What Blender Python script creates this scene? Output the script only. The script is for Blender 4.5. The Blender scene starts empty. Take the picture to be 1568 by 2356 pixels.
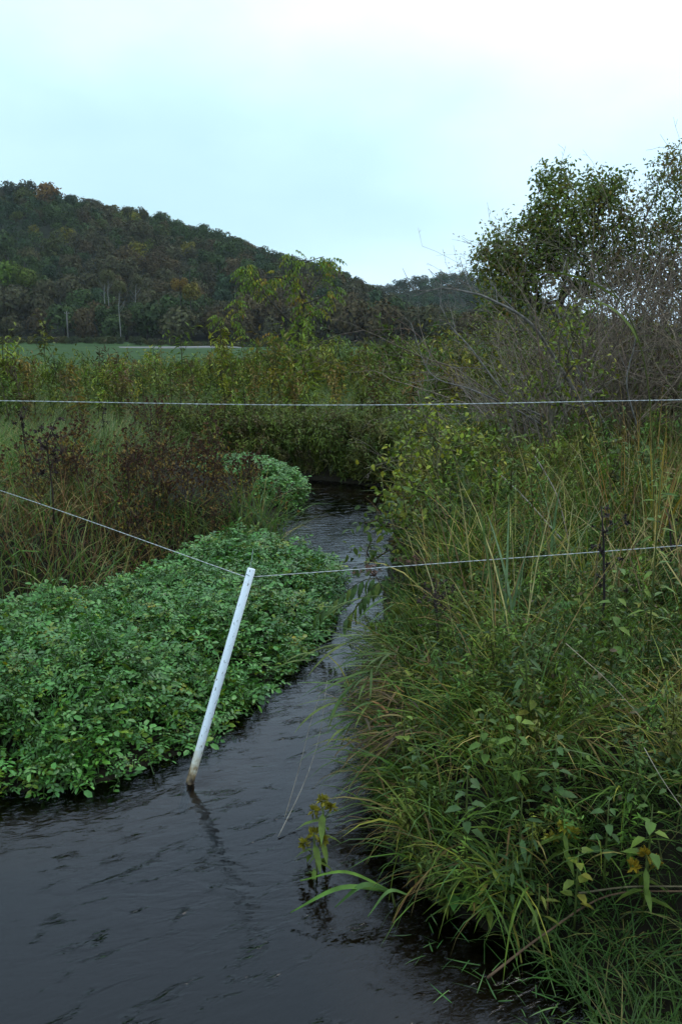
import bpy, math, random
import numpy as np
from mathutils import Vector

rng = np.random.default_rng(11)
random.seed(5)
S = bpy.context.scene
COL = S.collection
PI = math.pi

# ------------------------------------------------------------------ camera
PITCH = math.radians(10.9)
CAM_H = 1.75
cam_data = bpy.data.cameras.new('camera')
cam_data.sensor_fit = 'VERTICAL'
cam_data.sensor_height = 24.0
cam_data.lens = 24.0 * 852.0 / 1024.0
cam_data.clip_start = 0.05
cam_data.clip_end = 4000
camera = bpy.data.objects.new('camera', cam_data)
camera.location = (0, 0, CAM_H)
camera.rotation_euler = (PI / 2 - PITCH, 0, 0)
COL.objects.link(camera)
S.camera = camera

# ------------------------------------------------------------------ world: overcast sky, thin and bluish towards the west
SUN_AZ, SUN_EL = math.radians(52), math.radians(50)      # azimuth measured from +Y towards +X
sun_dir = Vector((math.sin(SUN_AZ) * math.cos(SUN_EL), math.cos(SUN_AZ) * math.cos(SUN_EL), math.sin(SUN_EL)))
world = bpy.data.worlds.new("World")
S.world = world
world.use_nodes = True
nt = world.node_tree
nt.nodes.clear()
N = nt.nodes.new
L = nt.links.new
w_out = N('ShaderNodeOutputWorld')
w_bg = N('ShaderNodeBackground')
w_bg.inputs['Strength'].default_value = 0.1
sky = N('ShaderNodeTexSky')
sky.sky_type = 'NISHITA'
sky.sun_disc = False
sky.sun_elevation = SUN_EL
sky.sun_rotation = SUN_AZ
tc = N('ShaderNodeTexCoord')
mp = N('ShaderNodeMapping')
mp.inputs['Scale'].default_value = (2.0, 2.0, 4.2)
mp.inputs['Location'].default_value = (0.35, 0.2, 0.1)
L(tc.outputs['Generated'], mp.inputs['Vector'])
nz = N('ShaderNodeTexNoise')
nz.inputs['Scale'].default_value = 1.15
nz.inputs['Detail'].default_value = 6
nz.inputs['Roughness'].default_value = 0.5
L(mp.outputs['Vector'], nz.inputs['Vector'])
dotn = N('ShaderNodeVectorMath')
dotn.operation = 'DOT_PRODUCT'
L(tc.outputs['Generated'], dotn.inputs[0])
dotn.inputs[1].default_value = sun_dir
glow = N('ShaderNodeMapRange')            # thin overcast is brighter towards the hidden sun
glow.interpolation_type = 'SMOOTHSTEP'
glow.inputs['From Min'].default_value = 0.46
glow.inputs['From Max'].default_value = 0.90
glow.inputs['To Min'].default_value = 0.0
glow.inputs['To Max'].default_value = 1.0
L(dotn.outputs['Value'], glow.inputs['Value'])
add = N('ShaderNodeMath')
add.operation = 'MULTIPLY_ADD'
L(nz.outputs['Fac'], add.inputs[0])
add.inputs[1].default_value = 1.7
L(glow.outputs['Result'], add.inputs[2])
sxyz = N('ShaderNodeSeparateXYZ')
L(tc.outputs['Generated'], sxyz.inputs[0])
ele = N('ShaderNodeMapRange')             # the cover is thicker overhead than near the horizon
ele.interpolation_type = 'SMOOTHSTEP'
ele.inputs['From Min'].default_value = 0.10
ele.inputs['From Max'].default_value = 0.75
ele.inputs['To Max'].default_value = 0.9
L(sxyz.outputs['Z'], ele.inputs['Value'])
hor = N('ShaderNodeMapRange')             # pale band right above the horizon
hor.interpolation_type = 'SMOOTHSTEP'
hor.inputs['From Min'].default_value = 0.03
hor.inputs['From Max'].default_value = 0.17
hor.inputs['To Min'].default_value = 0.62
hor.inputs['To Max'].default_value = 0.0
L(sxyz.outputs['Z'], hor.inputs['Value'])
ad3 = N('ShaderNodeMath')
L(add.outputs['Value'], ad3.inputs[0])
L(hor.outputs['Result'], ad3.inputs[1])
ad2 = N('ShaderNodeMath')
L(ad3.outputs['Value'], ad2.inputs[0])
L(ele.outputs['Result'], ad2.inputs[1])
cov = N('ShaderNodeMapRange')
cov.interpolation_type = 'SMOOTHSTEP'
cov.inputs['From Min'].default_value = 0.62
cov.inputs['From Max'].default_value = 2.1
L(ad2.outputs['Value'], cov.inputs['Value'])
cl = N('ShaderNodeMix')
cl.data_type = 'RGBA'
cl.inputs[6].default_value = (5.2, 7.8, 9.0, 1)       # thin cloud, blue showing through
cl.inputs[7].default_value = (9.9, 13.0, 16.3, 1)      # thick bright cloud
L(cov.outputs['Result'], cl.inputs[0])
mxs = N('ShaderNodeMix')
mxs.data_type = 'RGBA'
mxs.inputs[0].default_value = 0.9
L(sky.outputs['Color'], mxs.inputs[6])
L(cl.outputs[2], mxs.inputs[7])
L(mxs.outputs[2], w_bg.inputs['Color'])
L(w_bg.outputs['Background'], w_out.inputs['Surface'])

sun_data = bpy.data.lights.new('sun', 'SUN')
sun_data.energy = 0.9
sun_data.angle = math.radians(25)
sun_data.color = (1.0, 0.93, 0.82)
sun = bpy.data.objects.new('sun', sun_data)
sun.rotation_euler = sun_dir.to_track_quat('Z', 'Y').to_euler()
sun.location = (0, 0, 30)
COL.objects.link(sun)

S.view_settings.view_transform = 'Standard'
S.view_settings.look = 'None'
S.view_settings.exposure = 0.30
S.view_settings.gamma = 1.0
S.view_settings.use_curve_mapping = False
S.render.engine = 'CYCLES'
S.cycles.max_bounces = 7
S.cycles.diffuse_bounces = 3
S.cycles.glossy_bounces = 3
S.cycles.transmission_bounces = 4
S.cycles.transparent_max_bounces = 6
S.cycles.volume_bounces = 0
S.cycles.use_denoising = True


# ------------------------------------------------------------------ helpers
def ray(u, v):
    a, b = (u - 784) / 1960.0, (v - 1178) / 1960.0
    return a, math.cos(PITCH) - b * math.sin(PITCH), -math.sin(PITCH) - b * math.cos(PITCH)


def at(u, v, z):                                  # the point of the level z that stands there in the photo
    dx, dy, dz = ray(u, v)
    t = (z - CAM_H) / dz
    return np.array((dx * t, dy * t, z))


def atY(u, v, Y):                                 # the point at distance Y that stands there in the photo
    dx, dy, dz = ray(u, v)
    t = Y / dy
    return np.array((dx * t, Y, CAM_H + dz * t))


def ss(a, b, x):
    t = np.clip((np.asarray(x, float) - a) / (b - a), 0, 1)
    return t * t * (3 - 2 * t)


def sd(poly, P):                                  # signed distance, negative inside
    P = np.asarray(P, float)
    A = np.asarray(poly, float)
    B = np.roll(A, -1, 0)
    best = np.full(len(P), 1e9)
    ins = np.zeros(len(P), bool)
    for a, b in zip(A, B):
        e = b - a
        w = P - a
        t = np.clip((w @ e) / (e @ e), 0, 1)
        d = np.hypot(*(w - t[:, None] * e).T)
        best = np.minimum(best, d)
        c = (a[1] > P[:, 1]) != (b[1] > P[:, 1])
        if c.any() and b[1] != a[1]:
            xi = a[0] + (P[:, 1] - a[1]) * (b[0] - a[0]) / (b[1] - a[1])
            ins ^= c & (P[:, 0] < xi)
    return np.where(ins, -best, best)


_ph = np.random.default_rng(3)
_W = [(_ph.uniform(0, 6.28), _ph.uniform(0, 6.28), _ph.uniform(.6, 1.6), _ph.uniform(0, 6.28)) for _ in range(7)]


def wave(x, y, f=1.0):                            # smooth pseudo-noise about -1..1
    r = 0
    for i, (p, q, s, a) in enumerate(_W):
        k = f * s * (1.35 ** i) * .6
        r = r + np.sin(x * k * math.cos(a) + y * k * math.sin(a) + p) * np.cos(y * k * .8 * math.cos(a + 1) - x * k * .6 + q) * (.8 ** i)
    return r / 2.2


class MB:
    def __init__(s):
        s.V, s.Q, s.T, s.C, s.n = [], [], [], [], 0

    def add(s, V, Q=None, T=None, C=(1, 1, 1)):
        V = np.asarray(V, np.float32).reshape(-1, 3)
        C = np.asarray(C, np.float32)
        if C.ndim == 1:
            C = np.tile(C[:3], (len(V), 1))
        s.V.append(V)
        s.C.append(C)
        if Q is not None and len(Q):
            s.Q.append(np.asarray(Q, np.int64).reshape(-1, 4) + s.n)
        if T is not None and len(T):
            s.T.append(np.asarray(T, np.int64).reshape(-1, 3) + s.n)
        s.n += len(V)
        return s

    def arrays(s):
        V = np.concatenate(s.V) if s.V else np.zeros((0, 3))
        C = np.concatenate(s.C) if s.C else np.zeros((0, 3))
        Q = np.concatenate(s.Q) if s.Q else np.zeros((0, 4), np.int64)
        T = np.concatenate(s.T) if s.T else np.zeros((0, 3), np.int64)
        return V, Q, T, C

    def scatter(s, proto, loc, rot, scl, tint):   # many copies of a prototype joined into this mesh
        V, Q, T, C = proto
        n, m = len(loc), len(V)
        if n == 0:
            return s
        P = np.einsum('nij,mj->nmi', rot * np.asarray(scl).reshape(n, 1, 1), V) + loc[:, None, :]
        CC = np.clip(C[None] * tint[:, None, :], 0, 1)
        off = (np.arange(n) * m)[:, None, None]
        s.add(P.reshape(-1, 3), (Q[None] + off).reshape(-1, 4), (T[None] + off).reshape(-1, 3), CC.reshape(-1, 3))
        return s

    def mesh(s, name, mat, smooth=True):
        V, Q, T, C = s.arrays()
        me = bpy.data.meshes.new(name)
        nv, nq, ntri = len(V), len(Q), len(T)
        me.vertices.add(nv)
        me.vertices.foreach_set('co', V.astype(np.float32).ravel())
        me.loops.add(nq * 4 + ntri * 3)
        me.loops.foreach_set('vertex_index', np.concatenate([Q.ravel(), T.ravel()]).astype(np.int32))
        me.polygons.add(nq + ntri)
        st = np.concatenate([np.arange(nq) * 4, nq * 4 + np.arange(ntri) * 3]).astype(np.int32)
        me.polygons.foreach_set('loop_start', st)
        me.update(calc_edges=True)
        me.polygons.foreach_set('use_smooth', np.full(nq + ntri, smooth))
        a = me.color_attributes.new('Col', 'FLOAT_COLOR', 'POINT')
        a.data.foreach_set('color', np.concatenate([C, np.ones((nv, 1))], 1).astype(np.float32).ravel())
        me.materials.append(mat)
        return me

    def build(s, name, mat, parent=None, smooth=True):
        return link(name, s.mesh(name, mat, smooth), parent)


def link(name, data, parent=None, loc=None, rot=None, scl=None):
    o = bpy.data.objects.new(name, data)
    COL.objects.link(o)
    if parent:
        o.parent = parent
    if loc is not None:
        o.location = [float(x) for x in loc]
    if rot is not None:
        o.rotation_euler = [float(x) for x in rot]
    if scl is not None:
        o.scale = (scl,) * 3 if np.isscalar(scl) else scl
    return o


def tag(o, label=None, cat=None, group=None, kind=None):
    if label:
        o['label'] = label
    if cat:
        o['category'] = cat
    if group:
        o['group'] = group
    if kind:
        o['kind'] = kind
    return o


def thing(name, label, cat, loc=(0, 0, 0), rz=0.0, group=None):
    return tag(link(name, None, None, loc, (0, 0, rz)), label, cat, group)


def copy_tree(root, loc, rz=0.0, scl=1.0, label=None, col=None, tilt=(0, 0)):
    r = root.copy()
    COL.objects.link(r)
    r.location = [float(x) for x in loc]
    r.rotation_euler = (float(tilt[0]), float(tilt[1]), float(rz))
    r.scale = (float(scl),) * 3
    if label:
        r['label'] = label
    for ch in root.children:
        c = ch.copy()
        COL.objects.link(c)
        c.parent = r
        if col is not None:
            c.color = (*[float(x) for x in col], 1)
    return r


def unit(v):
    v = np.asarray(v, float)
    return v / np.maximum(np.linalg.norm(v, axis=-1, keepdims=True), 1e-9)


def jit(c, n, a=.25, hue=.1):                     # n variants of a colour
    c = np.asarray(c, float)
    if c.ndim == 1:
        c = np.tile(c, (n, 1))
    return np.clip(c * (1 + rng.uniform(-a, a, (n, 1))) * (1 + rng.uniform(-hue, hue, (n, 3))), 0.002, 1)


def pick(cols, w, n):
    cols = np.asarray(cols, float)
    w = np.asarray(w, float)
    return cols[rng.choice(len(cols), n, p=w / w.sum())]


def rotz(az, tx=0.0, ty=0.0, n=None):             # stacked rotation matrices: tilt, then turn
    n = len(az)
    tx = np.broadcast_to(tx, n)
    ty = np.broadcast_to(ty, n)
    c, s = np.cos(az), np.sin(az)
    o, i = np.zeros(n), np.ones(n)
    Rz = np.stack([c, -s, o, s, c, o, o, o, i], 1).reshape(n, 3, 3)
    c, s = np.cos(tx), np.sin(tx)
    Rx = np.stack([i, o, o, o, c, -s, o, s, c], 1).reshape(n, 3, 3)
    c, s = np.cos(ty), np.sin(ty)
    Ry = np.stack([c, o, s, o, i, o, -s, o, c], 1).reshape(n, 3, 3)
    return Rz @ Rx @ Ry


def blades(mb, root, Ln, az, th0, bend, W, col, nseg=3, twist=None):
    root = np.asarray(root, float)
    n = len(root)
    Ln, az, th0, bend, W = [np.broadcast_to(np.asarray(a, float), n) for a in (Ln, az, th0, bend, W)]
    if twist is None:
        twist = rng.uniform(-.9, .9, n)
    d = np.stack([np.cos(az), np.sin(az), np.zeros(n)], 1)
    s0 = np.stack([-np.sin(az), np.cos(az), np.zeros(n)], 1)
    z = np.array((0, 0, 1.0))
    p = root.copy()
    vs = []
    prof = {2: (.8, .9), 3: (.7, 1, .75), 4: (.6, 1, .9, .55), 5: (.6, 1, 1, .8, .45), 6: (.6, .95, 1, .9, .7, .4)}[nseg]
    for k in range(nseg):
        t = k / nseg
        th = th0 + bend * t
        nrm = d * np.cos(th)[:, None] - z * np.sin(th)[:, None]
        wd = s0 * np.cos(twist)[:, None] + nrm * np.sin(twist)[:, None]
        h = wd * (W * prof[k] * .5)[:, None]
        vs += [p - h, p + h]
        th = th0 + bend * (t + .5 / nseg)
        p = p + (d * np.sin(th)[:, None] + z * np.cos(th)[:, None]) * (Ln / nseg)[:, None]
    vs.append(p)
    V = np.stack(vs, 1)
    m = V.shape[1]
    off = (np.arange(n) * m)[:, None, None]
    Q = np.array([(2 * k, 2 * k + 1, 2 * k + 3, 2 * k + 2) for k in range(nseg - 1)]).reshape(1, -1, 4) + off
    T = np.array([(2 * nseg - 2, 2 * nseg - 1, 2 * nseg)]).reshape(1, -1, 3) + off
    mb.add(V.reshape(-1, 3), Q.reshape(-1, 4), T.reshape(-1, 3), np.repeat(np.asarray(col, float), m, 0))
    return mb


def leaves(mb, P, D, U, Ln, W, col, droop=.25, fold=.25, simple=False, blunt=False):
    P = np.asarray(P, float)
    n = len(P)
    if n == 0:
        return mb
    D = unit(np.broadcast_to(D, (n, 3)))
    U = np.broadcast_to(np.asarray(U, float), (n, 3))
    Ln = np.broadcast_to(np.asarray(Ln, float), n)[:, None]
    W = np.broadcast_to(np.asarray(W, float), n)[:, None]
    side = unit(np.cross(D, U) + 1e-6)
    up = unit(np.cross(side, D))
    f = lambda s, w, z: P + D * Ln * s + side * W * w + up * (W * z * fold - Ln * droop * s * s)
    if blunt:
        vs = [f(0, 0, 0), f(.3, 0, 0), f(.72, 0, 0), f(1, 0, 0), f(.26, .40, .5), f(.72, .47, .4), f(.26, -.40, .5), f(.72, -.47, .4)]
        Q0 = [(1, 4, 5, 2), (1, 2, 7, 6)]
        T0 = [(0, 4, 1), (2, 5, 3), (0, 1, 6), (2, 3, 7)]
    elif simple:
        vs = [f(0, 0, 0), f(.45, .5, .5), f(1, 0, 0), f(.45, -.5, .5)]
        Q0, T0 = [], [(0, 1, 2), (0, 2, 3)]
    else:
        vs = [f(0, 0, 0), f(.3, 0, 0), f(.68, 0, 0), f(1, 0, 0), f(.28, .48, .5), f(.66, .4, .42), f(.28, -.48, .5), f(.66, -.4, .42)]
        Q0 = [(1, 4, 5, 2), (1, 2, 7, 6)]
        T0 = [(0, 4, 1), (2, 5, 3), (0, 1, 6), (2, 3, 7)]
    V = np.stack(vs, 1)
    m = V.shape[1]
    off = (np.arange(n) * m)[:, None, None]
    C = np.asarray(col, float)
    if C.ndim == 1:
        C = np.tile(C, (n, 1))
    mb.add(V.reshape(-1, 3), (np.array(Q0).reshape(1, -1, 4) + off).reshape(-1, 4) if Q0 else None,
           (np.array(T0).reshape(1, -1, 3) + off).reshape(-1, 3), np.repeat(C, m, 0))
    return mb


def tube(mb, P, R, n=5, col=(1, 1, 1), cap=True):
    P = np.asarray(P, float)
    k = len(P)
    R = np.broadcast_to(np.asarray(R, float), k)
    t = unit(np.gradient(P, axis=0))
    ref = np.array((0, 0, 1.0)) if abs(t[0][2]) < .9 else np.array((1.0, 0, 0))
    a = unit(np.cross(t, ref))
    for i in range(1, k):                          # keep the frame from flipping
        a[i] = unit(a[i - 1] - t[i] * (a[i - 1] @ t[i]))
    b = np.cross(t, a)
    ang = np.arange(n) * 2 * PI / n
    V = P[:, None] + R[:, None, None] * (a[:, None] * np.cos(ang)[None, :, None] + b[:, None] * np.sin(ang)[None, :, None])
    i = np.arange(k - 1)[:, None] * n
    j = np.arange(n)[None]
    j2 = (j + 1) % n
    Q = np.stack([i + j, i + j2, i + n + j2, i + n + j], -1).reshape(-1, 4)
    V = V.reshape(-1, 3)
    T = []
    if cap:
        V = np.concatenate([V, P[:1], P[-1:]])
        T = [(k * n, (x + 1) % n, x) for x in range(n)] + [(k * n + 1, (k - 1) * n + x, (k - 1) * n + (x + 1) % n) for x in range(n)]
    mb.add(V, Q, T, col)
    return mb


def spline(pts, k=8):                              # Catmull-Rom through the points
    pts = np.asarray(pts, float)
    p = np.concatenate([[2 * pts[0] - pts[1]], pts, [2 * pts[-1] - pts[-2]]])
    out = []
    for i in range(1, len(p) - 2):
        for t in np.arange(k) / k:
            a, b, c, d = p[i - 1:i + 3]
            out.append(.5 * (2 * b + (c - a) * t + (2 * a - 5 * b + 4 * c - d) * t * t + (3 * b - a - 3 * c + d) * t ** 3))
    out.append(pts[-1])
    return np.array(out)


# ------------------------------------------------------------------ materials
def node_mat(name):
    m = bpy.data.materials.new(name)
    m.use_nodes = True
    t = m.node_tree
    t.nodes.clear()
    return m, t, t.nodes.new, t.links.new


def leaf_mat(name, rough=.5, spec=.35, trans=.2, nscale=30.0, namt=.35, hue=(1, 1, 1)):
    m, t, N, L = node_mat(name)
    out = N('ShaderNodeOutputMaterial')
    at_ = N('ShaderNodeAttribute')
    at_.attribute_name = 'Col'
    oi = N('ShaderNodeObjectInfo')
    mul = N('ShaderNodeMix')
    mul.data_type = 'RGBA'
    mul.blend_type = 'MULTIPLY'
    mul.inputs[0].default_value = 1
    L(at_.outputs['Color'], mul.inputs[6])
    L(oi.outputs['Color'], mul.inputs[7])
    g = N('ShaderNodeNewGeometry')
    nz = N('ShaderNodeTexNoise')
    nz.inputs['Scale'].default_value = nscale
    nz.inputs['Detail'].default_value = 3
    L(g.outputs['Position'], nz.inputs['Vector'])
    mr = N('ShaderNodeMapRange')
    mr.inputs['From Min'].default_value = .3
    mr.inputs['From Max'].default_value = .7
    mr.inputs['To Min'].default_value = 1 - namt
    mr.inputs['To Max'].default_value = 1 + namt
    L(nz.outputs['Fac'], mr.inputs['Value'])
    mu2 = N('ShaderNodeMix')
    mu2.data_type = 'RGBA'
    mu2.blend_type = 'MULTIPLY'
    mu2.inputs[0].default_value = 1
    L(mul.outputs[2], mu2.inputs[6])
    L(mr.outputs['Result'], mu2.inputs[7])
    mu3 = N('ShaderNodeMix')
    mu3.data_type = 'RGBA'
    mu3.blend_type = 'MULTIPLY'
    mu3.inputs[0].default_value = 1
    L(mu2.outputs[2], mu3.inputs[6])
    mu3.inputs[7].default_value = (*hue, 1)
    mu2 = mu3
    p = N('ShaderNodeBsdfPrincipled')
    p.inputs['Roughness'].default_value = rough
    p.inputs['Specular IOR Level'].default_value = spec
    L(mu2.outputs[2], p.inputs['Base Color'])
    if trans > 0:
        tr = N('ShaderNodeBsdfTranslucent')
        L(mu2.outputs[2], tr.inputs['Color'])
        mx = N('ShaderNodeMixShader')
        mx.inputs[0].default_value = trans
        L(p.outputs[0], mx.inputs[1])
        L(tr.outputs[0], mx.inputs[2])
        L(mx.outputs[0], out.inputs['Surface'])
    else:
        L(p.outputs[0], out.inputs['Surface'])
    return m


M_leaf = leaf_mat('leaf', .55, .22, .25, hue=(1.10, 1.10, .72))
M_cress = leaf_mat('cress_leaf', .38, .38, .15, 60, .2, hue=(1.06, 1.06, .60))
M_grass = leaf_mat('grass_blade', .55, .2, .25, 25, .3, hue=(1.10, 1.10, .72))
M_far = leaf_mat('far_foliage', .8, .1, .1, .8, .3, hue=(1.1, 1.1, .80))
M_dry = leaf_mat('dry_stem', .75, .15, 0, 40, .35)
M_bark = leaf_mat('bark', .85, .1, 0, 22, .5)


def simple_mat(name, col, rough=.6, spec=.4, nscale=None, amt=.2, col2=None, bump=0, vec='obj'):
    m, t, N, L = node_mat(name)
    out = N('ShaderNodeOutputMaterial')
    p = N('ShaderNodeBsdfPrincipled')
    p.inputs['Roughness'].default_value = rough
    p.inputs['Specular IOR Level'].default_value = spec
    p.inputs['Base Color'].default_value = (*col, 1)
    if nscale:
        tc = N('ShaderNodeTexCoord')
        nz = N('ShaderNodeTexNoise')
        nz.inputs['Scale'].default_value = nscale
        nz.inputs['Detail'].default_value = 5
        L(tc.outputs['Object'], nz.inputs['Vector'])
        cr = N('ShaderNodeValToRGB')
        c2 = col2 or tuple(c * (1 - amt) for c in col)
        cr.color_ramp.elements[0].position = .35
        cr.color_ramp.elements[1].position = .65
        cr.color_ramp.elements[0].color = (*c2, 1)
        cr.color_ramp.elements[1].color = (*col, 1)
        L(nz.outputs['Fac'], cr.inputs[0])
        L(cr.outputs[0], p.inputs['Base Color'])
        if bump:
            b = N('ShaderNodeBump')
            b.inputs['Strength'].default_value = bump
            L(nz.outputs['Fac'], b.inputs['Height'])
            L(b.outputs[0], p.inputs['Normal'])
    L(p.outputs[0], out.inputs['Surface'])
    return m


# ------------------------------------------------------------------ the lie of the land
WATER = [(-9, 2.4), (-4, 2.7), (-2, 2.98), (-1.29, 3.12), (-.96, 3.2), (-.65, 3.52), (-.49, 4.0), (-.25, 4.54), (-.10, 5.23),
         (-.02, 6.02), (-.09, 6.93), (-.37, 7.5), (-.62, 7.85), (-.62, 8.8), (-.45, 9.8), (-.6, 10.3), (-1.3, 10.9), (-2.6, 11.2),
         (-4.5, 11.0), (-4.5, 12.0), (-2.4, 12.2), (-1, 11.7), (0, 11.15), (.6, 10.6), (.72, 9.8), (.62, 9.04), (.4, 7.58), (.38, 6.8),
         (.26, 5.6), (.17, 4.75), (.14, 4.1), (.10, 3.6), (.13, 3.2), (.14, 2.9), (.16, 2.6), (.32, 2.36), (.6, 2.22), (.72, 1.95),
         (.7, 1.2), (.6, .4), (.5, -3), (-9, -3)]
CRESS = [(-5, 2.7), (-4, 2.75), (-2, 3.0), (-1.29, 3.14), (-.96, 3.22), (-.65, 3.55), (-.49, 4.0), (-.25, 4.56), (-.10, 5.23), (-.02, 6.0),
         (-.09, 6.75), (-.45, 7.0), (-.9, 7.0), (-1.25, 6.75), (-1.55, 6.0), (-1.75, 5.4), (-2.3, 4.95), (-3.5, 4.5), (-5, 4.3)]


def gz(x, y):
    x = np.atleast_1d(np.asarray(x, float))
    y = np.atleast_1d(np.asarray(y, float))
    near = (np.abs(x) < 30) & (y < 40) & (y > -30)
    dw = np.full(x.shape, 30.0)
    dc = np.full(x.shape, 30.0)
    if near.any():
        P = np.stack([x[near], y[near]], 1)
        dw[near] = sd(WATER, P)
        dc[near] = sd(CRESS, P)
    bank = .40 * ss(0, .6, dw) + .12 * ss(.5, 4, dw)
    m = 1 - ss(-.05, .55, dc)
    bank = bank * (1 - m) + .015 * m * ss(-.02, .1, dw)
    m2 = 1 - ss(.25, .75, np.hypot(x - .95, y - 1.75))
    bank = bank * (1 - m2 * .85)
    shal = 1 - ss(.2, 1.0, np.hypot(x - .6, y - 1.9))
    z = np.where(dw < 0, -.03 - .33 * ss(0, .7, -dw) * (1 - .75 * shal), bank)
    z = z + np.where(dw > .1, .035 * wave(x, y, 1.3) * ss(.1, 1, dw), 0)
    z = z + 1.45 * np.clip((y - 42) / 140, 0, 1) + .15 * ss(60, 90, y) * wave(x * .05, y * .05)
    z = z + 1.0 * ss(158, 170, y) * (1 - ss(-42, -30, x)) * (1 - ss(260, 300, y))
    return z


def grow_axis(lo, hi, step, far, k=1.16):
    a = list(np.arange(lo, hi + 1e-6, step))
    s = step
    while a[-1] < far[1]:
        s *= k
        a.append(a[-1] + s)
    s = step
    while a[0] > far[0]:
        s *= k
        a.insert(0, a[0] - s)
    return np.array(a)


def grid_mesh(xs, ys, zf, mat, name):
    X, Y = np.meshgrid(xs, ys)
    Z = zf(X.ravel(), Y.ravel())
    V = np.stack([X.ravel(), Y.ravel(), Z], 1)
    nx, ny = len(xs), len(ys)
    i = np.arange(ny - 1)[:, None] * nx
    j = np.arange(nx - 1)[None]
    Q = np.stack([i + j, i + j + 1, i + nx + j + 1, i + nx + j], -1).reshape(-1, 4)
    return MB().add(V, Q).build(name, mat)


m, t, N, L = node_mat('soil_and_turf')
out = N('ShaderNodeOutputMaterial')
p = N('ShaderNodeBsdfPrincipled')
p.inputs['Roughness'].default_value = .95
p.inputs['Specular IOR Level'].default_value = .1
g = N('ShaderNodeNewGeometry')
sep = N('ShaderNodeSeparateXYZ')
L(g.outputs['Position'], sep.inputs[0])
n1 = N('ShaderNodeTexNoise')
n1.inputs['Scale'].default_value = 9
n1.inputs['Detail'].default_value = 6
L(g.outputs['Position'], n1.inputs['Vector'])
c1 = N('ShaderNodeValToRGB')
c1.color_ramp.elements[0].color = (.006, .005, .003, 1)
c1.color_ramp.elements[1].color = (.022, .018, .010, 1)
L(n1.outputs['Fac'], c1.inputs[0])
n2 = N('ShaderNodeTexNoise')
n2.inputs['Scale'].default_value = .22
n2.inputs['Detail'].default_value = 8
n2.inputs['Roughness'].default_value = .65
L(g.outputs['Position'], n2.inputs['Vector'])
c2 = N('ShaderNodeValToRGB')
c2.color_ramp.elements[0].position = .35
c2.color_ramp.elements[1].position = .68
c2.color_ramp.elements[0].color = (.018, .044, .010, 1)
c2.color_ramp.elements[1].color = (.044, .080, .018, 1)
L(n2.outputs['Fac'], c2.inputs[0])
mud = N('ShaderNodeMapRange')              # silty mud below the water line
mud.inputs['From Min'].default_value = -.03
mud.inputs['From Max'].default_value = -.06
L(sep.outputs['Z'], mud.inputs['Value'])
cm = N('ShaderNodeMix')
cm.data_type = 'RGBA'
L(mud.outputs['Result'], cm.inputs[0])
L(c1.outputs[0], cm.inputs[6])
silt_depth_dim = N('ShaderNodeMapRange')             # pale silty shelf; deeper bed coloured darker for the light lost in deep water
silt_depth_dim.inputs['From Min'].default_value = -.10
silt_depth_dim.inputs['From Max'].default_value = -.20
L(sep.outputs['Z'], silt_depth_dim.inputs['Value'])
cs_ = N('ShaderNodeMix')
cs_.data_type = 'RGBA'
L(silt_depth_dim.outputs['Result'], cs_.inputs[0])
cs_.inputs[6].default_value = (.15, .10, .06, 1)
cs_.inputs[7].default_value = (.012, .012, .011, 1)
L(cs_.outputs[2], cm.inputs[7])
fy = N('ShaderNodeMapRange')
fy.inputs['From Min'].default_value = 22
fy.inputs['From Max'].default_value = 29
L(sep.outputs['Y'], fy.inputs['Value'])
mx = N('ShaderNodeMix')
mx.data_type = 'RGBA'
L(fy.outputs['Result'], mx.inputs[0])
L(cm.outputs[2], mx.inputs[6])
L(c2.outputs[0], mx.inputs[7])
L(mx.outputs[2], p.inputs['Base Color'])
bp = N('ShaderNodeBump')
bp.inputs['Strength'].default_value = .6
bp.inputs['Distance'].default_value = .03
L(n1.outputs['Fac'], bp.inputs['Height'])
L(bp.outputs[0], p.inputs['Normal'])
L(p.outputs[0], out.inputs['Surface'])
M_ground = m

xs = grow_axis(-3.2, 3.2, .07, (-1600, 1600))
ys = grow_axis(1.2, 13, .07, (-300, 2200), 1.12)
ground = grid_mesh(xs, ys, gz, M_ground, 'ground')
tag(ground, 'dark creek bed and banks running back into a green pasture', 'ground', kind='structure')

# ------------------------------------------------------------------ water
m, t, N, L = node_mat('creek_water')
out = N('ShaderNodeOutputMaterial')
g = N('ShaderNodeNewGeometry')


def ripple(scale, rotz_, sx, sy, detail, rough=.55):
    mp = N('ShaderNodeMapping')
    mp.vector_type = 'TEXTURE'
    mp.inputs['Rotation'].default_value = (0, 0, rotz_)
    mp.inputs['Scale'].default_value = (1 / sx, 1 / sy, 1)
    L(g.outputs['Position'], mp.inputs['Vector'])
    n = N('ShaderNodeTexNoise')
    n.inputs['Scale'].default_value = scale
    n.inputs['Detail'].default_value = detail
    n.inputs['Roughness'].default_value = rough
    n.inputs['Distortion'].default_value = .6
    L(mp.outputs['Vector'], n.inputs['Vector'])
    return n


ra = ripple(13, .15, .55, 1.5, 3)
rb = ripple(34, .5, .5, 1.7, 2)
patch = ripple(1.1, .3, 1, 1, 2)
pm = N('ShaderNodeMapRange')
pm.inputs['From Min'].default_value = .38
pm.inputs['From Max'].default_value = .66
pm.inputs['To Min'].default_value = .12
pm.inputs['To Max'].default_value = 1.0
L(patch.outputs['Fac'], pm.inputs['Value'])
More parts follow.
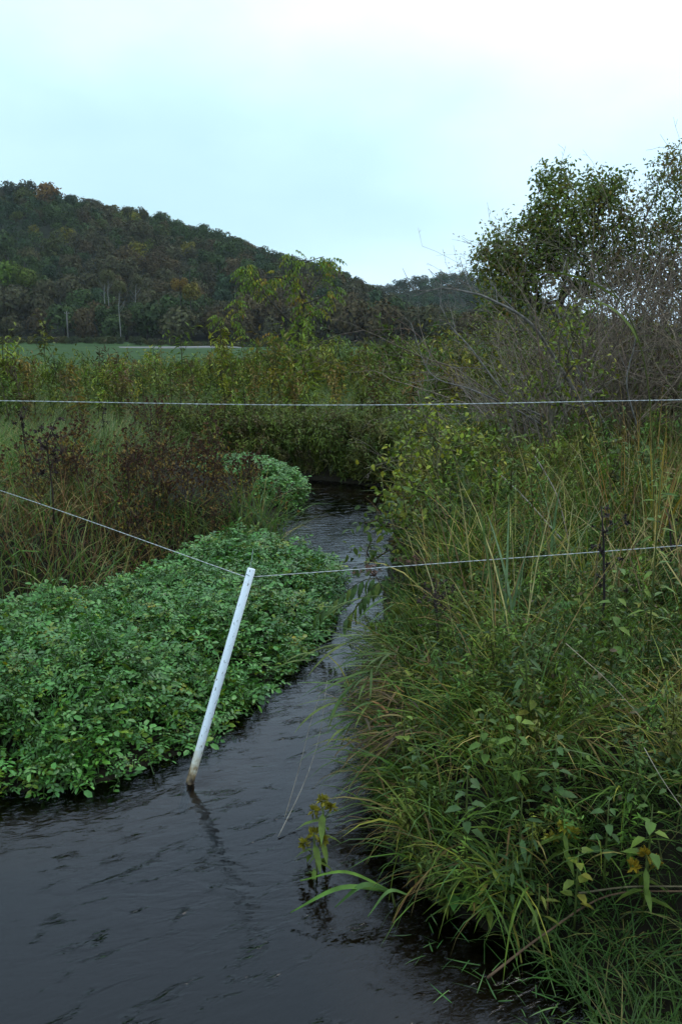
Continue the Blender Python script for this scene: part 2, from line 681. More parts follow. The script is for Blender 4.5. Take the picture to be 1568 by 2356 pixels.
# faster, rougher water further up the creek
sep = N('ShaderNodeSeparateXYZ')
L(g.outputs['Position'], sep.inputs[0])
up_ = N('ShaderNodeMapRange')
up_.inputs['From Min'].default_value = 2.0
up_.inputs['From Max'].default_value = 4.5
up_.inputs['To Min'].default_value = .35
up_.inputs['To Max'].default_value = 1.15
L(sep.outputs['Y'], up_.inputs['Value'])
amp = N('ShaderNodeMath')
amp.operation = 'MULTIPLY'
L(pm.outputs['Result'], amp.inputs[0])
L(up_.outputs['Result'], amp.inputs[1])
b1 = N('ShaderNodeBump')
b1.inputs['Distance'].default_value = .05
L(amp.outputs[0], b1.inputs['Strength'])
L(ra.outputs['Fac'], b1.inputs['Height'])
b1.inputs['Distance'].default_value = .011
sm = N('ShaderNodeMapRange')
sm.inputs['From Min'].default_value = .54
sm.inputs['From Max'].default_value = .72
sm.inputs['To Min'].default_value = .04
sm.inputs['To Max'].default_value = 1.0
spn = ripple(9, .5, .6, 1.5, 3)
L(spn.outputs['Fac'], sm.inputs['Value'])
b2 = N('ShaderNodeBump')
b2.inputs['Distance'].default_value = .02
L(sm.outputs[0], b2.inputs['Strength'])
L(rb.outputs['Fac'], b2.inputs['Height'])
L(b1.outputs[0], b2.inputs['Normal'])
fr = N('ShaderNodeFresnel')
fr.inputs['IOR'].default_value = 1.40
L(b2.outputs[0], fr.inputs['Normal'])
gl = N('ShaderNodeBsdfGlossy')
gl.inputs['Roughness'].default_value = .03
L(b2.outputs[0], gl.inputs['Normal'])
tr = N('ShaderNodeBsdfTransparent')
tr.inputs['Color'].default_value = (.28, .26, .23, 1)
ms = N('ShaderNodeMixShader')
L(fr.outputs[0], ms.inputs[0])
L(tr.outputs[0], ms.inputs[1])
L(gl.outputs[0], ms.inputs[2])
L(ms.outputs[0], out.inputs['Surface'])
M_water = m

POST_BASE = at(437, 1800, 0)
_wx = grow_axis(-2.2, 1.2, .03, (-9, 3.0), 1.2)
_wy = grow_axis(1.6, 5.0, .03, (-3, 12.5), 1.06)


def wz(x, y):
    r = np.hypot(x - POST_BASE[0] - .03, y - POST_BASE[1] + .03)
    ring = .006 * np.cos(r * 95) * np.exp(-r * 7) * ss(.02, .06, r)
    wake = -.012 * np.exp(-((x - POST_BASE[0] - .06) / .04) ** 2 - ((y - POST_BASE[1] + .03) / .06) ** 2)
    return ring + wake + .002 * wave(x, y, 9) * ss(2, 5, y) + .0022 * wave(x * .6, y * 1.5, 14) * ss(2.0, 4, y)


creek = grid_mesh(_wx, _wy, wz, M_water, 'creek_water')
tag(creek, 'dark rippled creek water reflecting the grey sky', 'creek', kind='structure')

# ------------------------------------------------------------------ hills
M_hill = simple_mat('forest_floor', (.03, .034, .02), .95, .05, .3, .5)
R1 = [(-900, 455), (-500, 430), (-200, 420), (0, 425), (50, 420), (110, 425), (200, 440), (300, 462), (400, 490), (500, 520), (600, 550), (640, 562),
      (700, 584), (780, 612), (840, 642), (900, 678), (1000, 722), (1100, 752), (1300, 778)]
R2 = [(500, 740), (700, 705), (800, 672), (860, 650), (900, 645), (1000, 627), (1060, 619), (1110, 624), (1180, 650), (1260, 705), (1400, 748), (1800, 765), (2600, 770)]
_r1 = np.array([atY(u, v, 320) for u, v in R1])
_r2 = np.array([atY(u, v, 520) for u, v in R2])


def hill1(x, y):
    top = np.interp(x, _r1[:, 0], _r1[:, 2]) - 8.5
    top = np.maximum(top, 2.3)
    base = 1.9
    t = np.clip((y - 186) / (320 - 186), 0, 1)
    s = .75 * t + .25 * t * t * (3 - 2 * t)
    back = 1 - .8 * ss(330, 560, y)
    bump = 1.1 * wave(x * .045, y * .03) * np.sin(PI * np.clip(t, 0, 1)) * ss(4, 20, top)
    return base - 1.0 * (y < 186) + (top - base) * s * back + bump


def hill2(x, y):
    top = np.maximum(np.interp(x, _r2[:, 0], _r2[:, 2]) - 8, 2.5)
    t = np.clip((y - 330) / 190, 0, 1)
    return .8 + (top - .8) * (.8 * t + .2 * t * t) * (1 - .8 * ss(530, 800, y))


h1 = grid_mesh(np.linspace(-330, 75, 82), np.linspace(184, 560, 60), hill1, M_hill, 'hill')
tag(h1, 'steep wooded hill rising on the left beyond the pasture', 'hill', kind='structure')
h2 = grid_mesh(np.linspace(-110, 480, 90), np.linspace(330, 800, 60), hill2, M_hill, 'hill')
tag(h2, 'farther and lower wooded hill in the gap of the valley', 'hill', kind='structure')

# gravel road along the far side of the pasture
M_road = simple_mat('gravel_road', (.20, .19, .175), .95, .1, 1.5, .15)
rp = np.array([(-95, 178, 2.4), (-60, 166, 2.15), (-40, 156, 1.98), (-30, 158, 2.02), (-20, 162, 2.08), (-14, 165, 1.2), (0, 172, .6), (40, 186, .6)])
rp = spline(rp, 6)
rd = unit(np.gradient(rp[:, :2], axis=0))
nrm = np.stack([rd[:, 1], -rd[:, 0]], 1)
V = []
for c, z0 in ((2.0, -.75), (1.8, -.05), (0, .03), (-1.8, .12), (-2.2, -.8)):
    V.append(np.stack([rp[:, 0] + nrm[:, 0] * c, rp[:, 1] + nrm[:, 1] * c, rp[:, 2] + z0 - .12], 1))
V = np.stack(V, 1)
k, mm = V.shape[:2]
Q = np.array([(i * mm + j, i * mm + j + 1, (i + 1) * mm + j + 1, (i + 1) * mm + j) for i in range(k - 1) for j in range(mm - 1)])
road = MB().add(V.reshape(-1, 3), Q).build('road', M_road)
tag(road, 'pale gravel road at the foot of the wooded hill', 'road', kind='structure')

# ------------------------------------------------------------------ trees on the hills
HC = np.array([(.046, .068, .030), (.066, .076, .028), (.078, .058, .034), (.066, .061, .038), (.036, .060, .036), (.13, .115, .026), (.15, .080, .026)])


def crown_proto(seed, n, tall=1.0):
    r = np.random.default_rng(seed)
    nl = 9
    lob = unit(r.normal(size=(nl, 3))) * r.uniform(.25, .62, (nl, 1)) * np.array((1, 1, .75 * tall))
    rad = r.uniform(.34, .5, nl)
    k = r.integers(0, nl, n)
    d = unit(r.normal(size=(n, 3)) + np.array((0, 0, .35)))
    P = lob[k] + d * (rad[k] * r.uniform(.75, 1.08, n))[:, None]
    D = unit(np.cross(d, r.normal(size=(n, 3))) + d * .25 + r.normal(size=(n, 3)) * .25)
    mb = MB()
    col = np.ones((n, 3)) * r.uniform(.7, 1.3, (n, 1)) * (1 + r.uniform(-.08, .08, (n, 3)))
    col = col * (1 + .12 * r.normal(size=nl))[k][:, None]
    leaves(mb, P, D, unit(d + r.normal(size=(n, 3)) * .25), r.uniform(.10, .22, n), r.uniform(.09, .17, n), col, .3, .4, True)
    return mb


def trunk_proto(col):
    mb = MB()
    tube(mb, [(0, 0, -1.2), (.02, 0, 0), (.05, .03, .5)], [.055, .04, .02], 5, col)
    for a in (0.4, 2.3, 4.4):
        tube(mb, [(.02, 0, -.1), (.25 * math.cos(a), .25 * math.sin(a), .2), (.4 * math.cos(a), .4 * math.sin(a), .35)], [.025, .016, .006], 4, col)
    return mb


crown_meshes = [crown_proto(100 + i, 900, 1.25 if i % 2 else .95).mesh('crown', M_far) for i in range(6)]
crown_low = [crown_proto(200 + i, 360, 1.15 if i % 2 else .95).arrays() for i in range(5)]
trunk_mesh = trunk_proto((.05, .042, .035)).mesh('trunk', M_bark)
birch_mesh = trunk_proto((.42, .40, .36)).mesh('trunk', M_bark)


def poisson(x0, x1, y0, y1, r, n, ok=None):
    P = []
    cell = {}
    for _ in range(n):
        x, y = rng.uniform(x0, x1), rng.uniform(y0, y1)
        ci, cj = int(x // r), int(y // r)
        if any((x - q[0]) ** 2 + (y - q[1]) ** 2 < r * r for i in (-1, 0, 1) for j in (-1, 0, 1) for q in cell.get((ci + i, cj + j), ())):
            continue
        cell.setdefault((ci, cj), []).append((x, y))
        P.append((x, y))
    return np.array(P)


def hill_tint(x, y):
    w1, w2 = wave(x * .07, y * .05), wave(x * .11 + 9, y * .09 + 4)
    n = len(x)
    idx = np.where(w1 > .55, 2, np.where(w1 > .15, 3, np.where(w1 > -.35, 0, 4)))
    sw = rng.random(n)
    idx = np.where(sw < .28, rng.integers(0, 5, n), idx)
    idx = np.where((sw > .988) & (x < 0), 5, idx)
    idx = np.where((x < -80) & (w2 > .15) & (y < 290) & (sw < .8), 1, idx)
    return HC[idx] * rng.uniform(.7, 1.2, (n, 1)), idx


pts = poisson(-200, 62, 187, 330, 4.9, 9000)
zt = hill1(pts[:, 0], pts[:, 1])
keep = (np.abs(pts[:, 0] / pts[:, 1]) < .62) & (np.interp(pts[:, 0], _r1[:, 0], _r1[:, 2]) > 6)
pts, zt = pts[keep], zt[keep]
rad = rng.uniform(2.7, 4.6, len(pts)) * np.where(pts[:, 1] < 200, 1.15, 1)
inview = np.abs(pts[:, 0] / pts[:, 1]) < .40
score = np.where(inview, rad / np.hypot(pts[:, 0], pts[:, 1]), -1)
# crest trees stand free against the sky: keep those too
score = np.where(inview & (pts[:, 1] > 300), score * 1.55, score)
order = np.argsort(-score)
tint, kind = hill_tint(pts[:, 0], pts[:, 1])
KL = ['dark green leafy tree on the wooded hillside beyond the pasture', 'olive green tree on the wooded hillside beyond the pasture',
      'russet brown autumn tree on the wooded hillside', 'grey brown thinning tree on the wooded hillside', 'blue green dark tree on the wooded hillside',
      'yellow green tree standing bright among dark hillside trees', 'orange autumn tree on the hillside crest']
KG = ['dark green hillside trees', 'olive hillside trees', 'russet hillside trees', 'grey brown hillside trees', 'blue green hillside trees',
      'yellow green hillside trees', 'orange hillside trees']


def hill_tree(x, y, z, r, col, label, group, tall=None, trunk=trunk_mesh, i=0, lift=1.0):
    o = thing('hillside_tree', label, 'tree', (x, y, z), rng.uniform(0, 6.28), group)
    tall = tall or rng.uniform(.95, 1.3)
    c = link('crown', crown_meshes[i % len(crown_meshes)], o, (0, 0, r * lift), None, (r, r, r * tall))
    c.color = (*[float(q) for q in col], 1)
    link('trunk', trunk, o, (0, 0, r * lift), None, (r, r, r * lift / 1.15))
    return o


n_single = 284
for i in order[:n_single]:
    e_ = pts[i, 1]
    tier = 'at the foot' if e_ < 200 else 'on the lower slope' if e_ < 235 else 'on the middle slope' if e_ < 275 else 'on the upper slope' if e_ < 302 else 'along the crest'
    a_ = pts[i, 0] / e_
    side = 'left end' if a_ < -.33 else 'left part' if a_ < -.24 else 'middle' if a_ < -.12 else 'right part' if a_ < .0 else 'far right end'
    lab = KL[kind[i]].split(' on the')[0].split(' beyond')[0].split(' standing')[0]
    hill_tree(pts[i, 0], pts[i, 1], zt[i], rad[i], tint[i], f'{lab} {tier} of the wooded hill, {side}', f'{KG[kind[i]]} {tier}, {side}', i=int(i))
# the ones that stand out
for u, v, Y, r, col, lab in [(110, 445, 312, 5.5, (.13, .075, .03), 'large orange brown tree at the very top of the hill'),
                             (62, 440, 314, 4.8, (.045, .05, .04), 'dark open crowned tree on the crest left of the orange one'),
                             (20, 440, 316, 5.0, (.04, .05, .04), 'dark tree on the crest at the left picture edge'),
                             (438, 672, 188, 2.6, (.15, .12, .03), 'small yellow tree low on the hill above the pale road'),
                             (415, 660, 190, 2.2, (.16, .10, .03), 'small orange yellow tree beside the yellow one above the road'),
                             (20, 630, 215, 4.6, (.07, .105, .022), 'bright green tree low on the left of the hill'),
                             (60, 640, 212, 3.6, (.085, .11, .025), 'bright yellow green tree beside the bright green one')]:
    q = atY(u, v, Y)
    zz = float(hill1(np.array([q[0]]), np.array([Y]))[0])
    r_z = max(q[2] - zz, 2)
    hill_tree(q[0], Y, zz, r, col, lab, None, i=int(u), lift=r_z / r)
for u, v0, v1, lab in [(278, 668, 790, 'tall birch with the longest white bare trunk low on the hill'), (254, 640, 775, 'birch with a pale trunk just left of the tallest birch'),
                       (245, 645, 770, 'leftmost thin birch with pale trunk low on the hill'), (316, 655, 772, 'birch with pale trunk right of the tallest birch')]:
    YB = 184.5 if 'longest' in lab else 204.0
    a, b = atY(u, v1, YB), atY(u + 4, v0, YB)
    a[2] = hill1(a[:1], np.array([YB]))[0]
    o = thing('birch_tree', lab, 'tree', (a[0], YB, a[2]))
    h = b[2] - a[2]
    mb = MB()
    tube(mb, [(0, 0, -.5), (.1, 0, h * .35), (-.05, 0, h * .7), (.35, 0, h * 1.05)], [.11, .10, .07, .03], 6, (.22, .21, .19))
    for k in range(5):
        s = rng.uniform(.6, .95)
        d = rng.choice([-1, 1])
        tube(mb, [(0, 0, h * s), (d * .8, .3, h * s + 1.1), (d * 1.3, .4, h * s + 1.9)], [.05, .03, .012], 4, (.16, .15, .14))
    mb.build('trunk', M_bark, o)
    c = link('crown', crown_meshes[u % 6], o, (.3, .2, h * 1.06), None, (1.9, 1.9, 2.3))
    c.color = (.075, .072, .04, 1)

mb = MB()
rest = order[n_single:]
rest = rest[np.abs(pts[rest, 0] / pts[rest, 1]) < .62]
p2 = poisson(-90, 330, 345, 540, 6.0, 6000)
p2 = p2[(np.abs(p2[:, 0] / p2[:, 1]) < .60) & (p2[:, 0] / p2[:, 1] > -.12)]
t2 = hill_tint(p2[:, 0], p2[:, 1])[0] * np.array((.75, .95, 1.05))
p3 = poisson(-200, 50, 296, 332, 3.4, 5000)
p3 = p3[(np.abs(p3[:, 0] / p3[:, 1]) < .62)]
t3 = hill_tint(p3[:, 0], p3[:, 1])[0]
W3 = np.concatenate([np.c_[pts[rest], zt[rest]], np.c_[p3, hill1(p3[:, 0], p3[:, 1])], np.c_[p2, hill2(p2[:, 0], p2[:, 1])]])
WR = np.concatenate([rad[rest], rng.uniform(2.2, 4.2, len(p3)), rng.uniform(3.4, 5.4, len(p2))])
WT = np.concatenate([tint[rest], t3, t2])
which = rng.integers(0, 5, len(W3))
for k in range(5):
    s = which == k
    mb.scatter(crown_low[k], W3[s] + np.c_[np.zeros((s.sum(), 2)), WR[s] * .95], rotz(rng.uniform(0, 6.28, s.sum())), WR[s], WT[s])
    for q, r in zip(W3[s][:400], WR[s][:400]):
        tube(mb, [q - (0, 0, .5), q + (0, 0, r * .9)], [r * .05, r * .02], 3, (.05, .042, .035), False)
woods = mb.build('far_woods', M_far)
tag(woods, 'mixed autumn woodland covering the upper slopes and farther hill', 'woods', kind='stuff')

# brushy foot of the wood and rough strip in front of it
mb = MB()
n = 900
x = rng.uniform(-110, 45, n)
y = np.where(x < -34, rng.uniform(168, 186, n), rng.uniform(176, 188, n))
z = gz(x, y)
z = np.maximum(z, np.where(y > 186, hill1(x, y), z))
col = pick([(.05, .06, .03), (.075, .07, .03), (.06, .05, .04), (.04, .05, .03)], [3, 2, 2, 2], n) * rng.uniform(.8, 1.2, (n, 1))
for k in range(5):
    s = rng.integers(0, 5, n) == k
    mb.scatter(crown_low[k], np.stack([x, y, z + .2], 1)[s], rotz(rng.uniform(0, 6, s.sum())), rng.uniform(.5, 1.3, s.sum()), col[s])
tag(mb.build('scrub', M_far), 'low scrub along the foot of the wooded hill', 'scrub', kind='stuff')

# utility pole by the hill foot
q0, q1 = atY(158, 792, 172), atY(158, 716, 172)
o = thing('utility_pole', 'lone grey wooden utility pole in front of the wooded hill', 'utility pole', (q0[0], 172, gz(q0[0], 172)[0]))
h = q1[2] - gz(q0[0], 172)[0]
tube(MB(), [(0, 0, -.3), (0, 0, h)], [.15, .11], 8, (.13, .12, .105)).build('pole', M_bark, o)
mb = MB()
tube(mb, [(-.5, 0, h - .45), (.5, 0, h - .45)], [.05, .05], 4, (.18, .16, .14))
mb.build('crossarm', M_bark, o)
for sx in (-.42, .42):
    tube(MB(), [(sx, 0, h - .4), (sx, 0, h - .25), (sx, 0, h - .2)], [.035, .05, .02], 6, (.25, .27, .27)).build('insulator', M_bark, o)


# ------------------------------------------------------------------ branching plants
def colonise(targets, trunk, seed, jitter=.06, step=.35, upbias=.3, rtip=.006, rexp=.42):
    """Branches from a trunk polyline to every target point. Returns list of (points, radii) and tip directions."""
    r = np.random.default_rng(seed)
    nodes = [np.asarray(q, float) for q in trunk]
    par = [-1] + list(range(len(trunk) - 1))
    cnt_at = [0] * len(nodes)
    base = nodes[0]
    order = np.argsort(np.linalg.norm(targets - nodes[len(nodes) // 2], axis=1))
    paths = []
    tipdir = np.zeros_like(targets)
    for ti in order:
        T = targets[ti]
        A = np.array(nodes)
        d = np.linalg.norm(A - T, axis=1) + upbias * np.maximum(A[:, 2] - T[2] + .1, 0) * 2
        j = int(np.argmin(d[1:])) + 1 if len(A) > 1 else 0
        a = A[j]
        dist = np.linalg.norm(T - a)
        k = max(1, int(dist / step))
        mid = (a + T) / 2 + r.normal(size=3) * jitter * dist + np.array((0, 0, -.08 * dist))
        ids = [j]
        prev = j
        for s in range(1, k + 1):
            f = s / k
            q = (1 - f) ** 2 * a + 2 * f * (1 - f) * mid + f * f * T + (r.normal(size=3) * jitter * .35 * dist / k if s < k else 0)
            nodes.append(q)
            par.append(prev)
            prev = len(nodes) - 1
            ids.append(prev)
        paths.append(ids)
        tipdir[ti] = T - nodes[ids[-2]]
    cnt = np.zeros(len(nodes))
    for ids in paths:
        i = ids[-1]
        while i >= 0:
            cnt[i] += 1
            i = par[i]
    R = rtip * np.maximum(cnt, 1) ** rexp
    A = np.array(nodes)
    segs = [(A[:len(trunk)], R[:len(trunk)])]
    for ids in paths:
        rr = R[ids].copy()
        rr[0] = min(rr[0], rr[1] * 1.3)
        segs.append((A[ids], rr))
    return segs, unit(tipdir)


def ellipsoid_points(spec, seed, shell=.25):
    r = np.random.default_rng(seed)
    P = []
    for c, rad, n in spec:
        d = unit(r.normal(size=(n, 3)))
        s = r.uniform(shell, 1, (n, 1)) ** (1 / 2.2)
        P.append(np.asarray(c) + d * s * np.asarray(rad))
    return np.concatenate(P)


def px_ell(u, v, Y, ru, rv, ry, n):
    c = atY(u, v, Y)
    s = Y / 1960.0
    return (c, (ru * s, ry, rv * s), n)


def leaf_clusters(mb, tips, tdir, per, spread, Ln, W, cols, w, droop=.5, hang=.35, simple=True, r=rng):
    n = len(tips)
    k = np.repeat(np.arange(n), per)
    off = r.normal(size=(len(k), 3)) * spread
    D = unit(tdir[k] * .6 + r.normal(size=(len(k), 3)) * .8 + np.array((0, 0, -hang)))
    ln = Ln * r.uniform(.6, 1.2, len(k))
    base = pick(cols, w, n)
    col = np.clip(base[k] * r.uniform(.65, 1.35, (len(k), 1)) * r.uniform(.92, 1.08, (len(k), 3)), 0, 1)
    leaves(mb, tips[k] + off, D, unit(np.array((0, 0, 1.0)) + r.normal(size=(len(k), 3)) * .6), ln, ln * W, col, droop, .3, simple)
    return mb


def segs_mesh(segs, col, n=4, mb=None):
    mb = mb or MB()
    for P, R in segs:
        tube(mb, P, R, n if R[0] < .02 else 7, np.asarray(col) * rng.uniform(.8, 1.2), False)
    return mb


def make_tree(name, label, cat, base, spec, trunk_pts, seed, per, Ln, W, cols, w, bark, spread=.12, step=.4, rtip=.007, jitter=.06, shell=.25, hang=.3, simple=True, rexp=.42, leafy=None, upbias=.3):
    base = np.asarray(base, float)
    o = thing(name, label, cat, base)
    T = ellipsoid_points(spec, seed, shell) - base
    T = T[T[:, 2] > .15]
    segs, td = colonise(T, np.asarray(trunk_pts, float), seed, jitter, step, upbias, rtip, rexp)
    segs_mesh(segs[:1], bark).build('trunk', M_bark, o)
    segs_mesh(segs[1:], bark).build('branches', M_bark, o)
    tips, tdir = T, td
    if leafy is not None:
        s = np.random.default_rng(seed + 1).random(len(T)) < leafy
        tips, tdir = T[s], td[s]
    if per:
        leaf_clusters(MB(), tips, tdir, per, spread, Ln, W, cols, w, .35, hang, simple).build('crown', M_leaf, o)
    return o


# ------------------------------------------------------------------ trees at the right
GREENS = [(.115, .145, .028), (.085, .12, .026), (.15, .14, .03), (.15, .095, .03)]
b1_ = np.array((5.6, 23.0, .5))
make_tree('maple_tree', 'broad dark leafy tree behind the bare shrub on the right bank', 'tree', b1_,
          [px_ell(1310, 500, 23, 105, 95, 1.6, 190), px_ell(1370, 560, 23, 110, 120, 1.6, 150), px_ell(1210, 570, 23, 90, 75, 1.4, 130),
           px_ell(1145, 605, 23, 55, 45, 1.0, 70), px_ell(1160, 680, 22.5, 60, 60, 1.0, 50), px_ell(1275, 640, 23, 140, 90, 1.6, 130), px_ell(1280, 415, 23, 35, 30, .8, 22), px_ell(1390, 425, 23, 45, 35, .8, 26),
           px_ell(1440, 600, 23, 70, 60, 1.2, 60)],
          [(0, 0, -.2), (.1, 0, .8), (.05, .1, 1.6), (.2, .1, 2.5), (.35, .2, 3.6), (.4, .2, 4.6)], 21, 21, .12, .6, GREENS, [5, 4, 2, .8], (.045, .036, .03), .15, .45, .006, .05)
b2_ = np.array((8.9, 22.0, .5))
make_tree('maple_tree', 'tall thin twiggy tree with small dark leaves at the right edge', 'tree', b2_,
          [px_ell(1545, 470, 22, 75, 115, 1.4, 110), px_ell(1600, 520, 22, 110, 150, 1.6, 150), px_ell(1520, 590, 22, 80, 90, 1.4, 85), px_ell(1580, 690, 22, 110, 100, 1.5, 80), px_ell(1555, 385, 22, 40, 45, .8, 24)],
          [(0, 0, -.2), (-.1, 0, .9), (0, .1, 1.8), (.05, .1, 2.8), (-.1, .2, 3.9), (0, .2, 4.8)], 22, 19, .10, .55, GREENS, [4, 4, 2, 2], (.05, .04, .034), .13, .45, .0045, .04)

# dark leafy shrubs under those trees
for k, (u, Y, hgt, wd, lab) in enumerate([(1240, 10.5, 1.15, .8, 'low olive shrub leafing between the bare grey twigs'), (1400, 10.2, 1.45, .8, 'olive yellow leaved shrub among brown twigs on the right'),
                                          (1510, 9.8, 1.6, .7, 'upright olive shrub near the right edge among twigs'), (1120, 17, 1.7, 1.1, 'dark green leafy shrub under the left edge of the broad tree'), (1185, 16, 1.75, 1.1, 'brownish green shrub below the broad tree beside its neighbour'),
                                          (1290, 15, 1.8, 1.2, 'leafy green shrub behind the bare grey twigs'), (1420, 14, 1.9, 1.3, 'dense olive shrub between bare twigs and the right edge'),
                                          (1540, 13, 2.0, 1.3, 'brown green shrub at the right edge below the thin tree')]):
    x = (u - 784) / 1960 * Y
    make_tree('leafy_shrub', lab, 'shrub', (x, Y, .48), [((x, Y, .5 + hgt * .55), (wd, .9, hgt * .55), 130)],
              [(0, 0, -.1), (.05, 0, .3), (.0, .05, .6)], 40 + k, 9, .085, .42,
              [(.085, .11, .028), (.12, .13, .03), (.12, .08, .035), (.16, .16, .03)], [4, 3, 2, 1], (.10, .08, .06), .11, .3, .005, .08)

# tall brown twig shrubs at the far right
for k, (u, Y, top, lab) in enumerate([(1480, 12, 560, 'tall brown twiggy shrub with sparse reddish leaves'), (1560, 11, 530, 'tall twiggy shrub rising at the right picture edge')]):
    x = (u - 784) / 1960 * Y
    c = atY(u, (top + 900) / 2, Y)
    hh = (900 - top) / 2 / 1960 * Y
    make_tree('twiggy_shrub', lab, 'shrub', (x, Y, .5), [(c, (.8, .6, hh), 520)], [(0, 0, -.1), (0, 0, .3), (.03, 0, .6)], 60 + k, 3, .05, .5,
              [(.09, .055, .03), (.07, .05, .03), (.07, .07, .025)], [2, 2, 1], (.085, .065, .052), .07, .25, .004, .05, .1, .3, True, .42, .7, 1.2)


def bare_shrub(label, base, stems, seed, gray=(.19, .145, .105), twig=1.0):
    r = np.random.default_rng(seed)
    o = thing('bare_shrub', label, 'shrub', base)
    mb, mt = MB(), MB()

    def stem(p, d, ln, rad, depth, bend):
        k = max(4, int(ln / .13))
        P, R = [p], [rad]
        d = unit(d)
        for i in range(k):
            d = unit(d + r.normal(size=3) * .11 + bend * (i / k) / k)
            p = p + d * ln / k
            P.append(p)
            R.append(rad * (1 - .8 * (i + 1) / k))
            if depth < 3 and i > k * .22 and r.random() < (.62 if depth == 0 else .45) * twig:
                sd_ = unit(np.cross(d, r.normal(size=3)))
                stem(p, d * .75 + sd_ * .75 + np.array((0, 0, .12)), ln * r.uniform(.22, .5) * (1 - .4 * i / k), R[-1] * .62, depth + 1, bend * .5)
        c = np.asarray(gray) * r.uniform(.6, 1.3) * (1 + r.normal(size=3) * .04)
        tube(mb if depth == 0 else mt, P, np.maximum(R, .0016), 5 if depth == 0 else 3, np.clip(c, .02, 1), False)

    for (d, ln, rad, bend) in stems:
        stem(r.normal(size=3) * np.array((.16, .12, .02)), np.asarray(d, float), ln, rad, 0, np.asarray(bend, float))
    mb.build('stems', M_bark, o)
    tag(mt.build('twigs', M_bark, o), kind='stuff')
    return o


def fan(n, seed, ax=(-1.1, .7), ay=(-.5, .4), ln=(1.3, 2.3), rad=(.008, .014), bend=(-.35, -.55)):
    r = np.random.default_rng(seed)
    return [((r.uniform(*ax), r.uniform(*ay), 1.0), r.uniform(*ln), r.uniform(*rad), (bend[0] * r.uniform(.3, 1.3), -.2 * r.random(), bend[1] * r.uniform(.2, 1.2))) for _ in range(n)]


bare_shrub('large bare grey shrub with long twigs arching left over the meadow', (2.35, 8.9, .5), fan(48, 1, (-1.1, .7), (-.5, .4), (1.4, 2.9), (.008, .014), (-.3, -.45)), 1)
bare_shrub('bare tangled brown grey shrub right of the large arching one', (3.3, 9.4, .5), fan(52, 2, (-.5, .45), (-.5, .4), (1.5, 3.0), (.008, .014), (-.2, -.2)), 2, (.20, .155, .11))
bare_shrub('low bare shrub with horizontal twigs above the yellow leaved bush', (1.75, 8.2, .45), fan(38, 3, (-1.5, .6), (-.5, .4), (.9, 1.6), (.006, .010), (-.3, -.9)), 3, (.22, .175, .135))
bare_shrub('brown twiggy shrub at the right edge behind tall grass', (4.0, 8.2, .5), fan(54, 4, (-.45, .4), (-.5, .4), (1.6, 3.2), (.008, .014), (-.2, -.2)), 4, (.19, .14, .095))
# three long arching boughs that reach over the meadow
o = thing('bare_bough', 'long bare arching bough with lichen grey bark pointing left over meadow', 'branch', (2.2, 8.8, .6))
mb = MB()
for P in ([atY(1390, 1010, 8.8), atY(1290, 850, 8.7), atY(1220, 745, 8.5), atY(1130, 690, 8.4), atY(1075, 672, 8.4), atY(1010, 664, 8.4), atY(950, 682, 8.4)],):
    P = spline(P, 6) - np.array((2.2, 8.8, .6))
    tube(mb, P, np.linspace(.02, .005, len(P)), 6, (.17, .15, .13))
    r = np.random.default_rng(8)
    mb.build('stem', M_bark, o)
    mt = MB()
    for i in range(8, len(P), 3):
        d = unit(P[i] - P[i - 1]) + r.normal(size=3) * .6 + np.array((0, 0, .3))
        tube(mt, [P[i], P[i] + d * .1, P[i] + d * .2 + np.array((0, 0, .05))], [.005, .004, .002], 4, (.16, .14, .12), False)
    tag(mt.build('twigs', M_bark, o), kind='stuff')
for pts_, lab in [([(1250, 960), (1170, 915), (1085, 805), (1040, 755), (1012, 703)], 'upright curved bare twig left of the grey shrub'),
                  ([(1300, 1010), (1180, 940), (1080, 895), (990, 860), (945, 744)], 'bare twig kinked upward in front of the far hill'),
                  ([(1230, 930), (1150, 900), (1060, 860), (1000, 845), (940, 742)], 'thin bare twig farthest left of the shrub'),
                  ([(1260, 900), (1210, 850), (1190, 800), (1185, 740)], 'short upright bare twig beside the broad tree')][:2] + [
                  ([(1420, 1030), (1350, 900), (1300, 780), (1280, 690), (1300, 600)], 'tall pale bare twig crossing the broad dark tree'),
                  ([(1470, 1000), (1440, 880), (1460, 760), (1400, 640)], 'pale bare twig leaning left across the thin tree')]:
    P = spline([atY(u, v, 8.3) for u, v in pts_], 5)
    o = thing('bare_twig', lab, 'branch', P[0])
    tube(MB(), P - P[0], np.linspace(.011, .003, len(P)), 5, (.18, .16, .14)).build('stem', M_bark, o)
    r = np.random.default_rng(len(lab))
    mt = MB()
    for i in range(6, len(P), 2):
        d = unit(P[i] - P[i - 1]) * .7 + r.normal(size=3) * .6
        tube(mt, [P[i] - P[0], P[i] - P[0] + d * .12, P[i] - P[0] + d * .24], [.004, .003, .0015], 3, (.17, .15, .13), False)
    tag(mt.build('twigs', M_bark, o), kind='stuff')

yb = np.array((1.95, 8.0, .5))
make_tree('vine_shrub', 'thin shrub with small yellow green leaves among the bare grey twigs', 'shrub', yb,
          [(atY(1300, 770, 8.0), (.22, .25, .28), 40), (atY(1340, 880, 8.0), (.4, .3, .3), 40), (atY(1210, 900, 8.0), (.35, .3, .25), 30)],
          [(0, 0, -.1), (0, 0, .2), (.02, 0, .5)], 79, 5, .055, .5, [(.16, .19, .028), (.10, .14, .028), (.22, .20, .03)], [4, 3, 1], (.12, .10, .07), .05, .2, .003, .06, .1, .2, False)

# ------------------------------------------------------------------ sapling in the meadow
sb = np.array((-.98, 18.5, .5))
sap = thing('walnut_sapling', 'lone slender yellow green sapling standing in the meadow', 'tree', sb)
sk = []


